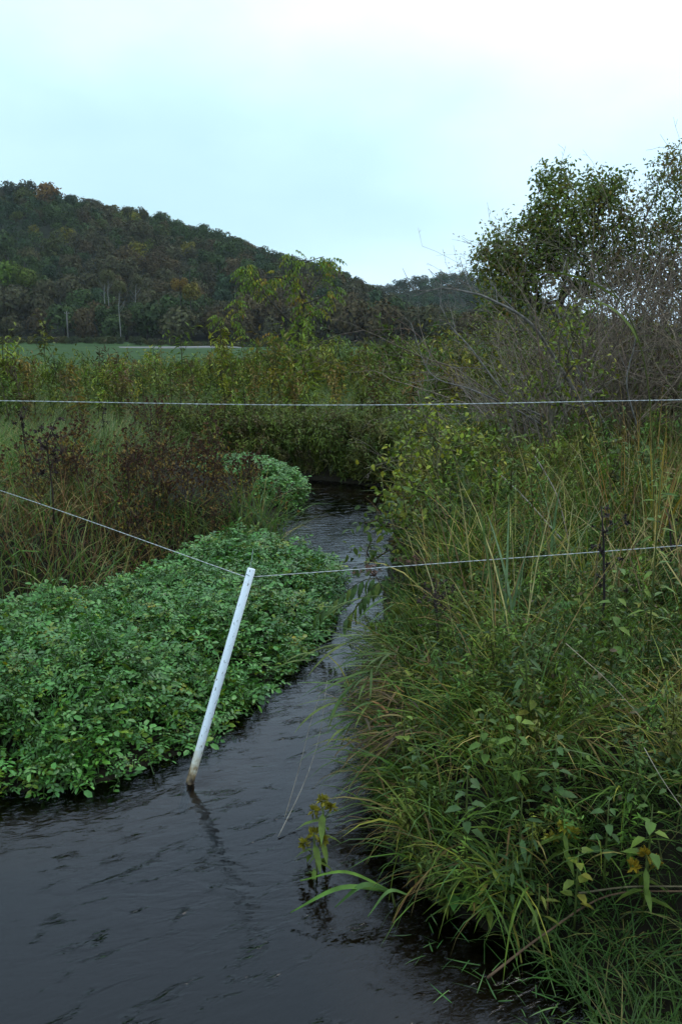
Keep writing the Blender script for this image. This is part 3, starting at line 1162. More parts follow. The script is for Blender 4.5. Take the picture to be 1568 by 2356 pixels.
def S_(u, v, dy=0.0):
    return atY(u, v, 18.5 + dy) - sb


main = spline([(0, 0, -.1), S_(679, 850), S_(680, 800), S_(692, 735), S_(697, 690), S_(675, 640), S_(672, 585)], 6)
limbs = [[S_(680, 795), S_(640, 765, .1), S_(600, 738, .2), S_(555, 710, .2), S_(520, 722, .2)][:0] or [S_(676, 905), S_(640, 865, .1), S_(590, 800, .2), S_(545, 745, .3), S_(508, 728, .3)],
         [S_(672, 745), S_(640, 712, -.1), S_(605, 672, -.2), S_(575, 640, -.2), S_(560, 620, -.2)],
         [S_(668, 742), S_(635, 705, .2), S_(625, 660, .3), S_(640, 630, .3)],
         [S_(697, 690), S_(715, 665, .1), S_(735, 640, .2), S_(755, 610, .2), S_(765, 595, .2)],
         [S_(695, 700), S_(725, 690, -.2), S_(755, 675, -.2), S_(770, 668, -.3)],
         [S_(672, 640), S_(690, 610), S_(720, 598), S_(745, 590)], [S_(680, 660), S_(650, 640), S_(610, 640, -.2), S_(570, 655, -.2)],
         [S_(690, 740), S_(715, 720), S_(740, 705)], [S_(684, 770), S_(650, 770, .2), S_(625, 772, .2)], [S_(560, 755, .25), S_(548, 720, .2), S_(545, 690, .2)],
         [S_(575, 640, -.2), S_(565, 625, -.2), S_(575, 608, -.2)]]
mb = MB()
tube(mb, main, np.linspace(.05, .014, len(main)), 7, (.055, .045, .036))
mb.build('trunk', M_bark, sap)
mb = MB()
tips = []
for l in limbs:
    P = spline(l, 5)
    tube(mb, P, np.linspace(.02, .006, len(P)), 5, (.065, .055, .045), False)
    for i in range(len(P) // 2, len(P), 2):
        tips.append((P[i], unit(P[i] - P[i - 1])))
    tips.append((P[-1], unit(P[-1] - P[-2])))
for i in range(10, len(main), 1):
    tips.append((main[i], unit(rng.normal(size=3) * np.array((1, 1, .3)))))
tips.append((main[-1], np.array((0, 0, 1.0))))
mb.build('branches', M_bark, sap)
TP = np.array([a for a, b in tips])
TD = np.array([b for a, b in tips])
mb = MB()
YG = [(.14, .19, .024), (.11, .17, .026), (.25, .22, .024), (.26, .15, .022), (.10, .15, .026)]
for P0, D0 in zip(TP, TD):                          # pinnate leaves that droop
    for q in range(3):
        d = unit(D0 * .4 + rng.normal(size=3) * np.array((.9, .9, .3)))
        base_ = P0 + rng.normal(size=3) * .03
        rc = np.array([base_ + d * s * .26 + np.array((0, 0, -.18 * s * s)) for s in (.35, .6, .85, 1)])
        c = pick(YG, [5, 4, 2, .8, 3], 1)[0]
        sd_ = unit(np.cross(d, (0, 0, 1)))
        for w_ in (-1, 1):
            leaves(mb, rc[:3], unit(sd_ * w_ + d * .4 + np.array((0, 0, -.75))), np.array((0, 0, 1.0)), .095, .036, jit(c, 3, .3), .35, .3, True)
        leaves(mb, rc[3:], unit(d + np.array((0, 0, -1.0))), np.array((0, 0, 1.0)), .10, .038, jit(c, 1, .3), .3, .3, True)
# leaves that climb the lower trunk
k = 200
s = rng.uniform(0, 1, k)
P = np.stack([np.interp(s * 1.9, main[:, 2], main[:, 0]), np.interp(s * 1.9, main[:, 2], main[:, 1]), s * 1.9], 1) + rng.normal(size=(k, 3)) * np.array((.085, .07, .03))
leaves(mb, P, unit(rng.normal(size=(k, 3)) + np.array((0, 0, -.6))), np.array((0, 0, 1.0)), .09, .05, jit(pick(YG, [3, 5, 1, .3, 5], k), k, .3), .35, .3, True)
mb.build('crown', M_leaf, sap)


# ------------------------------------------------------------------ herb prototypes (stem + leaves), unit height
def herb_proto(seed, n_leaf=46, lw=.2, ll=.17, branch=5, stem=(.07, .06, .03), leaf=(1, 1, 1), top='plume', simple=True, hang=.3):
    r = np.random.default_rng(seed)
    ms, ml = MB(), MB()
    lean = r.normal(size=2) * .09
    ax = np.array([(lean[0] * s * s, lean[1] * s * s, s) for s in (0, .35, .7, 1.0)])
    tube(ms, ax, [.009, .008, .006, .003], 4, stem, False)
    f = lambda s: np.stack([lean[0] * s * s, lean[1] * s * s, s], -1)
    s = r.uniform(.12, 1.0, n_leaf)
    az = r.uniform(0, 6.28, n_leaf)
    D = np.stack([np.cos(az), np.sin(az), r.uniform(-.2, .7, n_leaf) - hang * .5], 1)
    ln = ll * r.uniform(.6, 1.2, n_leaf) * (1.15 - .55 * s)
    leaves(ml, f(s), D, np.array((0, 0, 1.0)), ln, ln * lw, np.asarray(leaf) * r.uniform(.6, 1.4, (n_leaf, 1)), .45, .3, simple)
    for k in range(branch):
        s0 = r.uniform(.45, .92)
        a = r.uniform(0, 6.28)
        d = np.array((math.cos(a), math.sin(a), 1.1))
        b = f(np.array(s0))
        q = [b, b + d * .09, b + d * .16 + np.array((0, 0, .04))]
        tube(ms, q, [.005, .004, .002], 3, stem, False)
        m_ = 7
        P = np.array(q)[r.integers(1, 3, m_)] + r.normal(size=(m_, 3)) * .02
        leaves(ml, P, unit(r.normal(size=(m_, 3)) + np.array((0, 0, .3))), np.array((0, 0, 1.0)), ll * .55, ll * .55 * lw * 1.3, np.asarray(leaf) * r.uniform(.6, 1.4, (m_, 1)), .3, .3, simple)
    return ms, ml


herbs = []
for i in range(8):
    ms, ml = herb_proto(300 + i, 52, (.2, .28, .42, .2)[i % 4], (.16, .15, .12, .19)[i % 4], 5)
    ms.add(*ml.arrays()[:3], C=ml.arrays()[3])
    herbs.append(None)
herb_pairs = [herb_proto(300 + i, 52, (.2, .28, .42, .2)[i % 4], (.16, .15, .12, .19)[i % 4], 5) for i in range(8)]
STEMC = np.array((.07, .055, .03))
HERBC = [(.105, .150, .030), (.15, .185, .032), (.21, .20, .030), (.17, .11, .038), (.11, .068, .036), (.085, .135, .038)]


def herb_mass(name, label, x, y, h, cols, w, lean=.12, mat=None, z=None):
    n = len(x)
    mb = MB()
    zz = gz(x, y) if z is None else z
    loc = np.stack([x, y, zz - .02], 1)
    R = rotz(rng.uniform(0, 6.28, n), rng.normal(size=n) * lean, rng.normal(size=n) * lean)
    tint = jit(pick(cols, w, n), n, .3, .1)
    k = rng.integers(0, len(herb_pairs), n)
    for i, (ms, ml) in enumerate(herb_pairs):
        s = k == i
        mb.scatter(ml.arrays(), loc[s], R[s], h[s], tint[s])
        A = ms.arrays()
        mb.scatter(A, loc[s], R[s], h[s], np.ones((s.sum(), 3)) * rng.uniform(.6, 1.3, (s.sum(), 1)))
    o = mb.build(name, mat or M_leaf)
    return tag(o, label, 'wild plants', kind='stuff')


def land(x, y, lo=.0):
    P = np.stack([x, y], 1)
    return (sd(WATER, P) > lo) & (sd(CRESS, P) > .05)


# meadow herbs
n = 4300
Y = 12.5 + 25 * rng.random(n) ** 1.25
X = (rng.uniform(-900, 1900, n) - 784) / 1960 * Y * 1.0
ok = land(X, Y, .25) & ~((Y > 26 + 3 * np.sin(X)) & (X < -.17 * Y)) & ~((X < -2) & (Y < 15.5 + 1.5 * np.sin(X * 2)) & (rng.random(n) < .72)) & ~((np.abs(X - .3) < 2.2) & (Y > 13.5) & (Y < 18.5) & (rng.random(n) < .6)) & (np.abs(wave(X * .9, Y * .9)) > .08)
X, Y = X[ok], Y[ok]
hh = rng.uniform(.55, 1.05, len(X)) * (1 + .3 * wave(X * .8, Y * .6)) * (1 + .25 * ss(-4, -1, X) * ss(14, 24, Y)) * np.where(X < -.17 * Y, .92, 1) * np.where(rng.random(len(X)) < .06, 1.4, 1)
herb_mass('meadow_herbs', 'mixed green and browning tall herbs filling the meadow', X, Y, hh, HERBC, [5, 5, 4, 2.2, 1.6, 2])

# overhanging dark herbs on the far cut bank and the creek's right side
n = 900
t_ = rng.random(n)
X = -2.8 + 4.2 * t_ + rng.normal(size=n) * .1
Y = np.interp(X, [-2.8, -1, 0, .6, .8, 1.4], [12.35, 11.85, 11.3, 10.75, 10.6, 10.2]) + np.abs(rng.normal(size=n)) * .5
herb_mass('bank_herbs', 'dark bushy herbs hanging over the far creek bank', X, Y, rng.uniform(.4, .72, n),
          [(.10, .135, .038), (.12, .11, .04), (.095, .07, .04), (.14, .17, .038)], [4, 2, 1.5, 3], .3, z=gz(X, Y) - .12)

# ------------------------------------------------------------------ grasses
GR = [(.080, .135, .024), (.125, .17, .028), (.065, .115, .040), (.20, .19, .036), (.36, .27, .12), (.16, .10, .045)]


def grass_patch(name, label, x, y, Ln, W, cols, w, nseg=3, bend=(.4, 1.6), th0=(.05, .45), az=None, cat='grass', z=None):
    n = len(x)
    mb = MB()
    if az is None:
        az = rng.uniform(0, 6.28, n)
    root = np.stack([x, y, (gz(x, y) if z is None else z) - .01], 1)
    blades(mb, root, Ln, az, rng.uniform(*th0, n), rng.uniform(*bend, n), W * rng.uniform(.6, 1.3, n), jit(pick(cols, w, n), n, .3, .1), nseg)
    return tag(mb.build(name, M_grass), label, cat, kind='stuff')


# meadow grass, pale and fine, wind-combed
n = 80000
Y = 9.0 + 8 * rng.random(n) ** 1.1
X = (rng.uniform(-500, 1750, n) - 784) / 1960 * Y * 1.05
ok = land(X, Y, .12) & ~(((X + 1.35) / 1.1) ** 2 + ((Y - 9.5) / 1.5) ** 2 < 1)
X, Y = X[ok], Y[ok]
grass_patch('meadow_grass', 'fine bluish green and straw meadow grass beyond the creek', X, Y, rng.uniform(.35, .72, len(X)), .007,
            [(.115, .165, .075), (.145, .19, .12), (.10, .15, .055), (.26, .235, .13), (.16, .115, .065)], [4, 3, 3, 2, 1], 3, (.3, 1.5), (.1, .6), rng.normal(size=len(X)) * 1.2 + .3)
n = 52000
Y = 16 + 24 * rng.random(n) ** 1.3
X = (rng.uniform(-500, 1750, n) - 784) / 1960 * Y * 1.05
ok = ~((Y > 28 + 3 * np.sin(X)) & (X < -.16 * Y))
X, Y = X[ok], Y[ok]
grass_patch('meadow_grass', 'distant meadow grass in front of the pasture', X, Y, rng.uniform(.4, .8, len(X)), .014,
            [(.095, .150, .055), (.12, .175, .07), (.08, .14, .04), (.19, .19, .065)], [4, 3, 3, 1.3], 2, (.3, 1.2), (.1, .5))

# left bank grass behind and beside the cress
n = 26000
X = rng.uniform(-5.5, -.5, n)
Y = rng.uniform(4.2, 10.5, n)
P = np.stack([X, Y], 1)
ok = (sd(WATER, P) > .12) & (sd(CRESS, P) > -.06) & ~(((X + 1.35) / 1.05) ** 2 + ((Y - 9.1) / 1.9) ** 2 < 1)
X, Y = X[ok], Y[ok]
dcs = sd(CRESS, np.stack([X, Y], 1))
brown = np.exp(-((X + 1.9) / .9) ** 2 - ((Y - 6.2) / .8) ** 2)
cb = pick([(.075, .14, .032), (.11, .165, .04), (.085, .13, .07), (.24, .21, .10)], [4, 2, 2.5, 2.2], len(X))
cc = np.where((rng.random(len(X)) < brown * .7)[:, None], pick([(.15, .085, .045), (.09, .055, .03), (.2, .135, .075)], [2, 2, 1], len(X)), cb)
mb = MB()
blades(mb, np.stack([X, Y, gz(X, Y) - .01], 1), rng.uniform(.32, .74, len(X)) * np.where(brown > .4, .75, 1) * np.where((Y > 7.6) & (X > -2.4), .6, 1), rng.uniform(0, 6.28, len(X)), rng.uniform(.05, .6, len(X)), rng.uniform(.3, 1.7, len(X)),
       .0065 * rng.uniform(.6, 1.4, len(X)), jit(cc, len(X), .3), 3)
tag(mb.build('bank_grass', M_grass), 'tangled green and dead brown grass on the left creek bank', 'grass', kind='stuff')


# right bank: tussocks, then a fine understorey
def tussocks(name, label, cx, cy, per, Ln, W, cols, w, nseg=4, spread=.07, flop=(.15, .9), bend=(.5, 1.9), cat='grass'):
    n = len(cx)
    k = np.repeat(np.arange(n), per)
    a = rng.uniform(0, 6.28, len(k))
    rr = np.abs(rng.normal(size=len(k))) * spread
    x, y = cx[k] + rr * np.cos(a), cy[k] + rr * np.sin(a)
    az = a + rng.normal(size=len(k)) * .5
    cl = pick(cols, w, n)[k]
    mixc = np.where((rng.random(len(k)) < .35)[:, None], pick(cols, w, len(k)), cl)
    size = rng.uniform(.75, 1.2, n)[k]
    mb = MB()
    root = np.stack([x, y, gz(cx, cy)[k] - .02], 1)
    blades(mb, root, rng.uniform(Ln[0], Ln[1], len(k)) * size, az, rng.uniform(*flop, len(k)), rng.uniform(*bend, len(k)), W * rng.uniform(.5, 1.4, len(k)), jit(mixc, len(k), .3), nseg)
    return tag(mb.build(name, M_grass), label, cat, kind='stuff')


def right_points(n, y0, y1, lo=.06, xmax=3.0):
    Y = rng.uniform(y0, y1, n)
    X = rng.uniform(.0, xmax, n)
    P = np.stack([X, Y], 1)
    ok = (sd(WATER, P) > lo) & (X < Y * .48 + .35)
    return X[ok], Y[ok]


cx, cy = right_points(300, 2.2, 5.0, .10, 2.4)
low = np.hypot(cx - .95, cy - 1.75) > .72
tussocks('tussock_grass', 'arching green and straw tussock grass on the near right bank', cx[low], cy[low], 46, (.16, .44), .005, GR, [5, 4, 2.5, 2.6, 1.6, 1.8])
cx, cy = right_points(560, 4.4, 10, .3, 4.6)
tussocks('tall_grass', 'tall mixed grass on the right bank up to the bare shrubs', cx, cy, 40, (.25, .66), .0075, GR, [5, 3.5, 3.5, 2.0, 1.5, 1.8], 4, .09, (.05, .55), (.3, 1.5))
cx, cy = right_points(230, 3.2, 9.0, .45, 3.9)
tussocks('dry_grass', 'upright dry straw coloured grass among the green on the right bank', cx, cy, 8, (.4, .9), .0055, [(.34, .27, .16), (.24, .16, .09), (.15, .095, .06), (.28, .26, .11)], [3, 2, 2, 1], 4, .12, (.02, .4), (.1, 1.0))

n = 72
cy = rng.uniform(2.25, 4.5, n)
cx = np.interp(cy, [2.2, 2.36, 2.6, 3.2, 4.75], [.62, .36, .2, .16, .2]) + np.abs(rng.normal(size=n)) * .12
k = np.repeat(np.arange(n), 14)
mb = MB()
blades(mb, np.stack([cx[k] + rng.normal(size=len(k)) * .03, cy[k] + rng.normal(size=len(k)) * .04, gz(cx, cy)[k] + .02 + rng.random(len(k)) * .16], 1), rng.uniform(.14, .36, len(k)), PI + rng.normal(size=len(k)) * 1.0,
       rng.uniform(.3, 1.2, len(k)), rng.uniform(.8, 1.9, len(k)), .0055 * rng.uniform(.5, 1.5, len(k)), jit(pick(GR, [5, 2, 3, 1, .4, 2.5], len(k)), len(k), .35) * .8, 4)
tag(mb.build('overhanging_grass', M_grass), 'long grass drooping from the near right bank over the creek', 'grass', kind='stuff')

# low wet grass at the lower right corner and blades lying on the water
n = 5200
X = rng.uniform(.5, 1.6, n)
Y = rng.uniform(1.25, 2.6, n)
ok = sd(WATER, np.stack([X, Y], 1)) > -.05
X, Y = X[ok], Y[ok]
grass_patch('wet_grass', 'short bright green grass at the wet lower right margin', X, Y, rng.uniform(.10, .26, len(X)), .004, [(.036, .078, .018), (.05, .095, .022), (.032, .06, .016), (.12, .11, .045)], [4, 3, 3, 1.5], 4, (.6, 2.0), (.2, .9),
            z=np.maximum(gz(X, Y), 0))
n = 210
X = np.concatenate([rng.normal(.66, .13, 150), rng.normal(.42, .15, 60)])
Y = np.concatenate([rng.normal(1.93, .14, 150), rng.normal(2.16, .13, 60)])
ok = X > .05
X, Y = X[ok], Y[ok]
grass_patch('floating_grass', 'loose pale green grass blades lying on dark shallow water', X, Y, rng.uniform(.03, .12, len(X)), .0034, [(.06, .13, .04), (.09, .15, .06), (.05, .10, .03)], [2, 2, 1], 4, (-.3, .7), (1.15, 1.5),
            z=np.full(len(X), .012))

# ------------------------------------------------------------------ watercress
CRC = [(.068, .185, .046), (.048, .145, .036), (.088, .21, .064), (.062, .165, .030), (.15, .23, .03)]


def cress_top(seed):
    r = np.random.default_rng(seed)
    mb = MB()
    tube(mb, [(0, 0, -.22), (.01, 0, -.08), (0, 0, 0)], [.004, .0035, .003], 4, (.05, .10, .03), False)
    nl = r.integers(5, 8)
    for k in range(nl):
        a = k * 2.4 + r.uniform(-.3, .3)
        up = r.uniform(.0, .6) if k < 5 else .9
        d = unit(np.array((math.cos(a), math.sin(a), up)))
        ln = r.uniform(.055, .10) * (1 if k < 5 else .6)
        b = np.array((0, 0, -.012 * k + .0))
        q = lambda s: b + d * ln * s + np.array((0, 0, -.35 * ln * s * s))
        tube(mb, [b, q(.5), q(1)], [.0018, .0015, .001], 3, (.05, .10, .03), False)
        sdv = unit(np.cross(d, (0, 0, 1)))
        c = np.array(CRC[r.integers(0, 4)] if k < 5 else CRC[4])
        upv = unit(np.array((0, 0, 1.0)) + r.normal(size=3) * .25)
        for s, wgt in ((.42, .75), (.75, .95)):
            for w_ in (-1, 1):
                leaves(mb, [q(s)], unit(sdv * w_ + d * .45 + np.array((0, 0, r.uniform(-.25, .15)))), upv, r.uniform(.026, .038) * wgt, r.uniform(.013, .019) * wgt, c * r.uniform(.75, 1.25), .25, .3, False, True)
        leaves(mb, [q(1)], unit(d + np.array((0, 0, -.35))), upv, r.uniform(.034, .048), r.uniform(.019, .027), c * r.uniform(.8, 1.25), .25, .3, False, True)
    return mb


cress_protos = [cress_top(500 + i) for i in range(7)]
cress_mesh = [p_.mesh('sprig', M_cress) for p_ in cress_protos]


def cress_height(x, y):
    d = -sd(CRESS, np.stack([x, y], 1))
    edge = ss(-.04, .45, d)
    return (.05 + .19 * edge + .10 * wave(x * 1.3, y * 1.3, 1.6) * edge + .075 * wave(x * 3, y * 3, 1.3) * edge), d


n = 9800
X = rng.uniform(-4.2, .1, n)
Y = rng.uniform(2.5, 7.1, n)
Hc, D_ = cress_height(X, Y)
ok = (D_ > -.045) & (X > -.46 * Y - .5)
X, Y, Hc, D_ = X[ok], Y[ok], Hc[ok], D_[ok]
lay = rng.random(len(X))
Z = Hc * np.where(lay < .62, 1, rng.uniform(.35, .95, len(X))) + rng.normal(size=len(X)) * .034
Z = np.maximum(Z, .025)
sc = .5 + .58 * rng.random(len(X)) ** 1.3
yaw = rng.uniform(0, 6.28, len(X))
# lean outward at the edge, toward the open water
edge_out = np.where(D_ < .18, .55, .0)
tx, ty = rng.normal(size=len(X)) * .36, rng.normal(size=len(X)) * .36
kk = rng.integers(0, 7, len(X))
dist = np.hypot(X, Y)
inv = (np.abs(X) < Y * .39)
big = np.argsort(np.where(inv & (lay < .62), dist, 99))[:300]
single = np.zeros(len(X), bool)
single[big] = True
bed = thing('watercress_bed', 'large lush bed of green watercress along the left of the creek', 'watercress', (-1.2, 4.2, 0))
off = np.array((-1.2, 4.2, 0))
for i in big:
    o = link('sprig', cress_mesh[kk[i]], bed, np.array((X[i], Y[i], Z[i])) - off, (tx[i], ty[i], yaw[i]), sc[i])
    o.color = (*[float(q) for q in rng.uniform(.75, 1.2) * rng.uniform(.93, 1.07, 3)], 1)
mb = MB()
R = rotz(yaw, tx, ty)
tint = rng.uniform(.7, 1.2, (len(X), 1)) * rng.uniform(.92, 1.08, (len(X), 3))
tint[rng.random(len(X)) < .045] *= np.array((2.2, 1.1, .6))
for k in range(7):
    s = (kk == k) & ~single
    mb.scatter(cress_protos[k].arrays(), np.stack([X, Y, Z], 1)[s] - off, R[s], sc[s], tint[s])
tag(mb.build('sprig_mass', M_cress, bed), kind='stuff')

mb = MB()
k = rng.choice(len(X), 46, replace=False)
for i in k:                                        # little white flower heads
    n_ = 9
    D = unit(rng.normal(size=(n_, 3)) + np.array((0, 0, .8)))
    q = np.array((X[i], Y[i], Z[i] + .03)) - off
    leaves(mb, q + D * .006, D, unit(rng.normal(size=(n_, 3))), .006, .005, (.75, .75, .68), .1, .3, True)
tag(mb.build('flowers', M_leaf, bed), kind='stuff')

# the second, mounded clump up the creek
n = 1500
c2_ = np.array((-1.24, 9.75))
a, r_ = rng.uniform(0, 6.28, n), np.sqrt(rng.random(n))
X = c2_[0] + .84 * r_ * np.cos(a)
Y = c2_[1] + 1.0 * r_ * np.sin(a)
Z = .06 + .44 * np.sqrt(np.maximum(1 - r_ ** 2, 0)) + rng.normal(size=n) * .025
# (its stems root in the shallows)
bed2 = thing('watercress_clump', 'rounded smaller clump of pale watercress up the creek', 'watercress', (c2_[0], c2_[1], 0))
mb = MB()
kk = rng.integers(0, 7, n)
R = rotz(rng.uniform(0, 6.28, n), rng.normal(size=n) * .3, rng.normal(size=n) * .3)
tint = rng.uniform(.85, 1.35, (n, 1)) * rng.uniform(.92, 1.08, (n, 3)) * np.array((1.15, 1.05, 1.05))
for k in range(7):
    s = kk == k
    mb.scatter(cress_protos[k].arrays(), np.stack([X, Y, Z], 1)[s] - (c2_[0], c2_[1], 0), R[s], rng.uniform(.7, 1.1, s.sum()), tint[s])
tag(mb.build('sprig_mass', M_cress, bed2), kind='stuff')


# ------------------------------------------------------------------ dead brown wildflowers, left bank
def seed_plant(seed, h, heads, leafc):
    r = np.random.default_rng(seed)
    ms, mh, ml = MB(), MB(), MB()
    tube(ms, [(0, 0, -.05), (.01, .01, h * .4), (.02, -.01, h * .75), (.03, 0, h)], [.006, .005, .004, .002], 5, (.055, .03, .022), False)
    P = [np.array((.03, 0, h))]
    for k in range(heads):
        s = r.uniform(.35, .95)
        a = r.uniform(0, 6.28)
        b = np.array((.03 * s, 0, h * s))
        e = b + np.array((math.cos(a), math.sin(a), 0)) * r.uniform(.05, .2) * (1.25 - .6 * s) * 1.3 + np.array((0, 0, r.uniform(.06, .2)))
        tube(ms, [b, (b + e) / 2 + np.array((0, 0, -.02)), e], [.003, .0024, .0016], 3, (.06, .036, .024), False)
        P.append(e)
        if r.random() < .6:
            P.append(e + r.normal(size=3) * .022)
    for q in P:                                     # spiky bur-like heads
        n_ = 7
        D = unit(r.normal(size=(n_, 3)) + np.array((0, 0, .4)))
        c = np.array((.075, .034, .018)) if r.random() < .6 else np.array((.17, .10, .028))
        ln = r.uniform(.016, .028)
        leaves(mh, np.tile(q, (n_, 1)) - D * .004, D, unit(r.normal(size=(n_, 3))), ln, ln * .75, c * r.uniform(.6, 1.5, (n_, 1)), .1, .5, True)
    n_ = 30
    s = r.uniform(.15, .9, n_)
    a = r.uniform(0, 6.28, n_)
    B = np.stack([.03 * s, 0 * s, h * s], 1) + np.stack([np.cos(a), np.sin(a), 0 * a], 1) * r.uniform(.0, .12, (n_, 1))
    leaves(ml, B, np.stack([np.cos(a), np.sin(a), r.uniform(-.9, .3, n_)], 1), np.array((0, 0, 1.0)), r.uniform(.03, .06, n_), .017, np.asarray(leafc) * r.uniform(.5, 1.4, (n_, 1)), .5, .4, True)
    return ms, mh, ml


def seed_thing(seed, h, heads, leafc, label, group):
    ms, mh, ml = seed_plant(seed, h, heads, leafc)
    o = thing('dead_wildflower', label, 'dead wildflower', (0, 0, 0), 0, group)
    ms.build('stem', M_dry, o)
    tag(mh.build('seed_heads', M_dry, o), kind='stuff')
    tag(ml.build('foliage', M_leaf, o), kind='stuff')
    return o


sp = [seed_thing(700 + i, (.62, .55, .7, .5)[i], (22, 26, 18, 24)[i], ((.20, .15, .03), (.15, .10, .03), (.14, .15, .03), (.22, .15, .03))[i],
                 ('branching dead wildflower with black brown seed heads on the left bank', 'low dead wildflower thick with brown seed heads behind the cress',
                  'thin dead wildflower with few dark heads in the left grass', 'dead wildflower with yellow bracts and brown heads near the cress clump')[i],
                 ('branching dead wildflowers', 'low dead wildflowers', 'thin dead wildflowers', 'yellow bracted dead wildflowers')[i]) for i in range(4)]
used = [False] * 4
zones = [(0, at(150, 1170, .45), (.5, .5), 13), (0, at(300, 1130, .45), (.45, .6), 9), (1, at(400, 1190, .35), (.35, .4), 15), (3, at(415, 1165, .34), (.32, .35), 13), (1, at(300, 1240, .3), (.4, .3), 9), (2, at(120, 1050, .5), (.9, .8), 9),
         (3, at(590, 1205, .12), (.22, .25), 9), (2, at(330, 1060, .5), (.7, .6), 7)]
ZT = ['far left behind the lower wire', 'left bank behind the lower wire', 'just behind the watercress bed', 'beside the watercress clump', 'by the dark mat of dead grass',
      'far left in the pale grass', 'at the water between the two cress beds', 'in pale grass under the upper wire']
for zi, (k, c, sp_, n) in enumerate(zones):
    lab_ = ('branching dead wildflower with black brown heads', 'low dead wildflower thick with brown heads', 'thin dead wildflower with few dark heads', 'yellow bracted dead wildflower with brown heads')[k] + ', ' + ZT[zi]
    for _ in range(n):
        x, y = c[0] + rng.normal() * sp_[0], c[1] + rng.normal() * sp_[1]
        if sd(WATER, [(x, y)])[0] < .1 or sd(CRESS, [(x, y)])[0] < -.1:
            continue
        loc = (x, y, gz(x, y)[0])
        if not used[k]:
            sp[k].location = loc
            sp[k].scale = (.75,) * 3
            used[k] = True
            cur = sp[k]
        else:
            cur = copy_tree(sp[k], loc, rng.uniform(0, 6.28), rng.uniform(.6, 1.05), tilt=rng.normal(size=2) * .14)
        cur['label'] = lab_
        cur['group'] = 'dead wildflowers ' + ZT[zi]


def dark_stalk(label, u, v0, v1, Y, heads=10, col=(.035, .022, .018), hz=.03):
    a, b = atY(u, v1, Y), atY(u + 4, v0, Y)
    a[2] = gz(a[0], Y)[0]
    o = thing('dead_stalk', label, 'dead stalk', a)
    h = b[2] - a[2]
    r = np.random.default_rng(int(u + v0))
    tube(MB(), [(0, 0, -.05), (.01, 0, h * .4), (-.01, 0, h * .8), (b[0] - a[0], 0, h)], [.007, .006, .005, .0025], 5, col).build('stem', M_dry, o)
    mh = MB()
    for k in range(heads):
        s = r.uniform(.55, 1.0)
        e = np.array((0, 0, h * s)) + r.normal(size=3) * np.array((.045, .045, .02))
        tube(mh, [(0, 0, h * s - .05), e], [.002, .0015], 3, col, False)
        D = unit(r.normal(size=(8, 3)))
        leaves(mh, np.tile(e, (8, 1)), D, unit(r.normal(size=(8, 3))), hz, hz * .6, np.asarray(col) * r.uniform(.6, 1.6, (8, 1)), .1, .5, True)
    tag(mh.build('seed_heads', M_dry, o), kind='stuff')
    return o


dark_stalk('tall dark dead stalk with seed heads standing above the left grass', 128, 960, 1280, 5.9, 22)
dark_stalk('thin dark stalk left of the tall one near the picture edge', 62, 930, 1100, 7.5, 12)
dark_stalk('dark dead stalk with small heads in the meadow grass', 242, 925, 1040, 9.5, 8)
dark_stalk('black dead stalk standing on the right bank behind the lower wire', 1378, 1165, 1480, 3.55, 16, (.028, .02, .018), .018)
dark_stalk('dark dried mint stalk leaning on the right bank tussock', 1000, 1335, 1560, 3.9, 26, (.045, .03, .026), .016)
dark_stalk('dark brown dock stalk in the meadow behind the upper wire', 948, 858, 930, 14.5, 14, (.04, .026, .02), .05)
dark_stalk('dark stalk at the right edge beside tall grass', 1530, 1170, 1420, 4.3, 12, (.04, .028, .022), .016)

# individual tall weeds that stand out of the meadow
wm = []
for i in range(4):
    ms, ml = herb_pairs[i]
    o = thing('tall_weed', ('tall green weed standing up out of the meadow', 'tall browning weed standing up out of the meadow',
                            'tall yellow green goldenrod standing up out of the meadow', 'tall brown seeding weed above the meadow grass')[i], 'weed', (0, 0, 0), 0,
              ('tall green meadow weeds', 'tall browning meadow weeds', 'tall goldenrods in the meadow', 'tall brown meadow weeds')[i])
    ms.build('stem', M_dry, o)
    c = tag(ml.build('foliage', M_leaf, o), kind='stuff')
    c.color = (*((.055, .09, .026), (.085, .062, .028), (.125, .13, .024), (.07, .05, .032))[i], 1)
    wm.append(o)
first = [True] * 4
for (u, v, Y) in [(45, 835, 13), (100, 742, 19), (222, 800, 18), (330, 850, 15), (395, 835, 17), (440, 830, 18), (480, 820, 20), (520, 790, 20), (545, 835, 17), (565, 800, 20), (620, 820, 21), (735, 815, 21), (760, 790, 22), (800, 800, 24),
                  (840, 780, 22), (860, 795, 22), (905, 805, 20), (930, 775, 22), (985, 790, 19), (1010, 810, 17), (1050, 800, 18), (1075, 820, 16), (700, 830, 20), (655, 840, 19), (590, 850, 16), (500, 860, 15), (275, 870, 14), (160, 860, 13), (20, 860, 12),
                  (410, 870, 13), (820, 850, 15), (890, 860, 14), (960, 850, 15), (770, 860, 16)]:
    q = atY(u, v, Y)
    g0 = gz(q[0], Y)[0]
    i = int(rng.choice(4, p=(.35, .25, .25, .15)))
    if first[i]:
        wm[i].location = (q[0], Y, g0)
        wm[i].scale = (q[2] - g0,) * 3
        first[i] = False
    else:
        copy_tree(wm[i], (q[0], Y, g0), rng.uniform(0, 6.28), q[2] - g0)

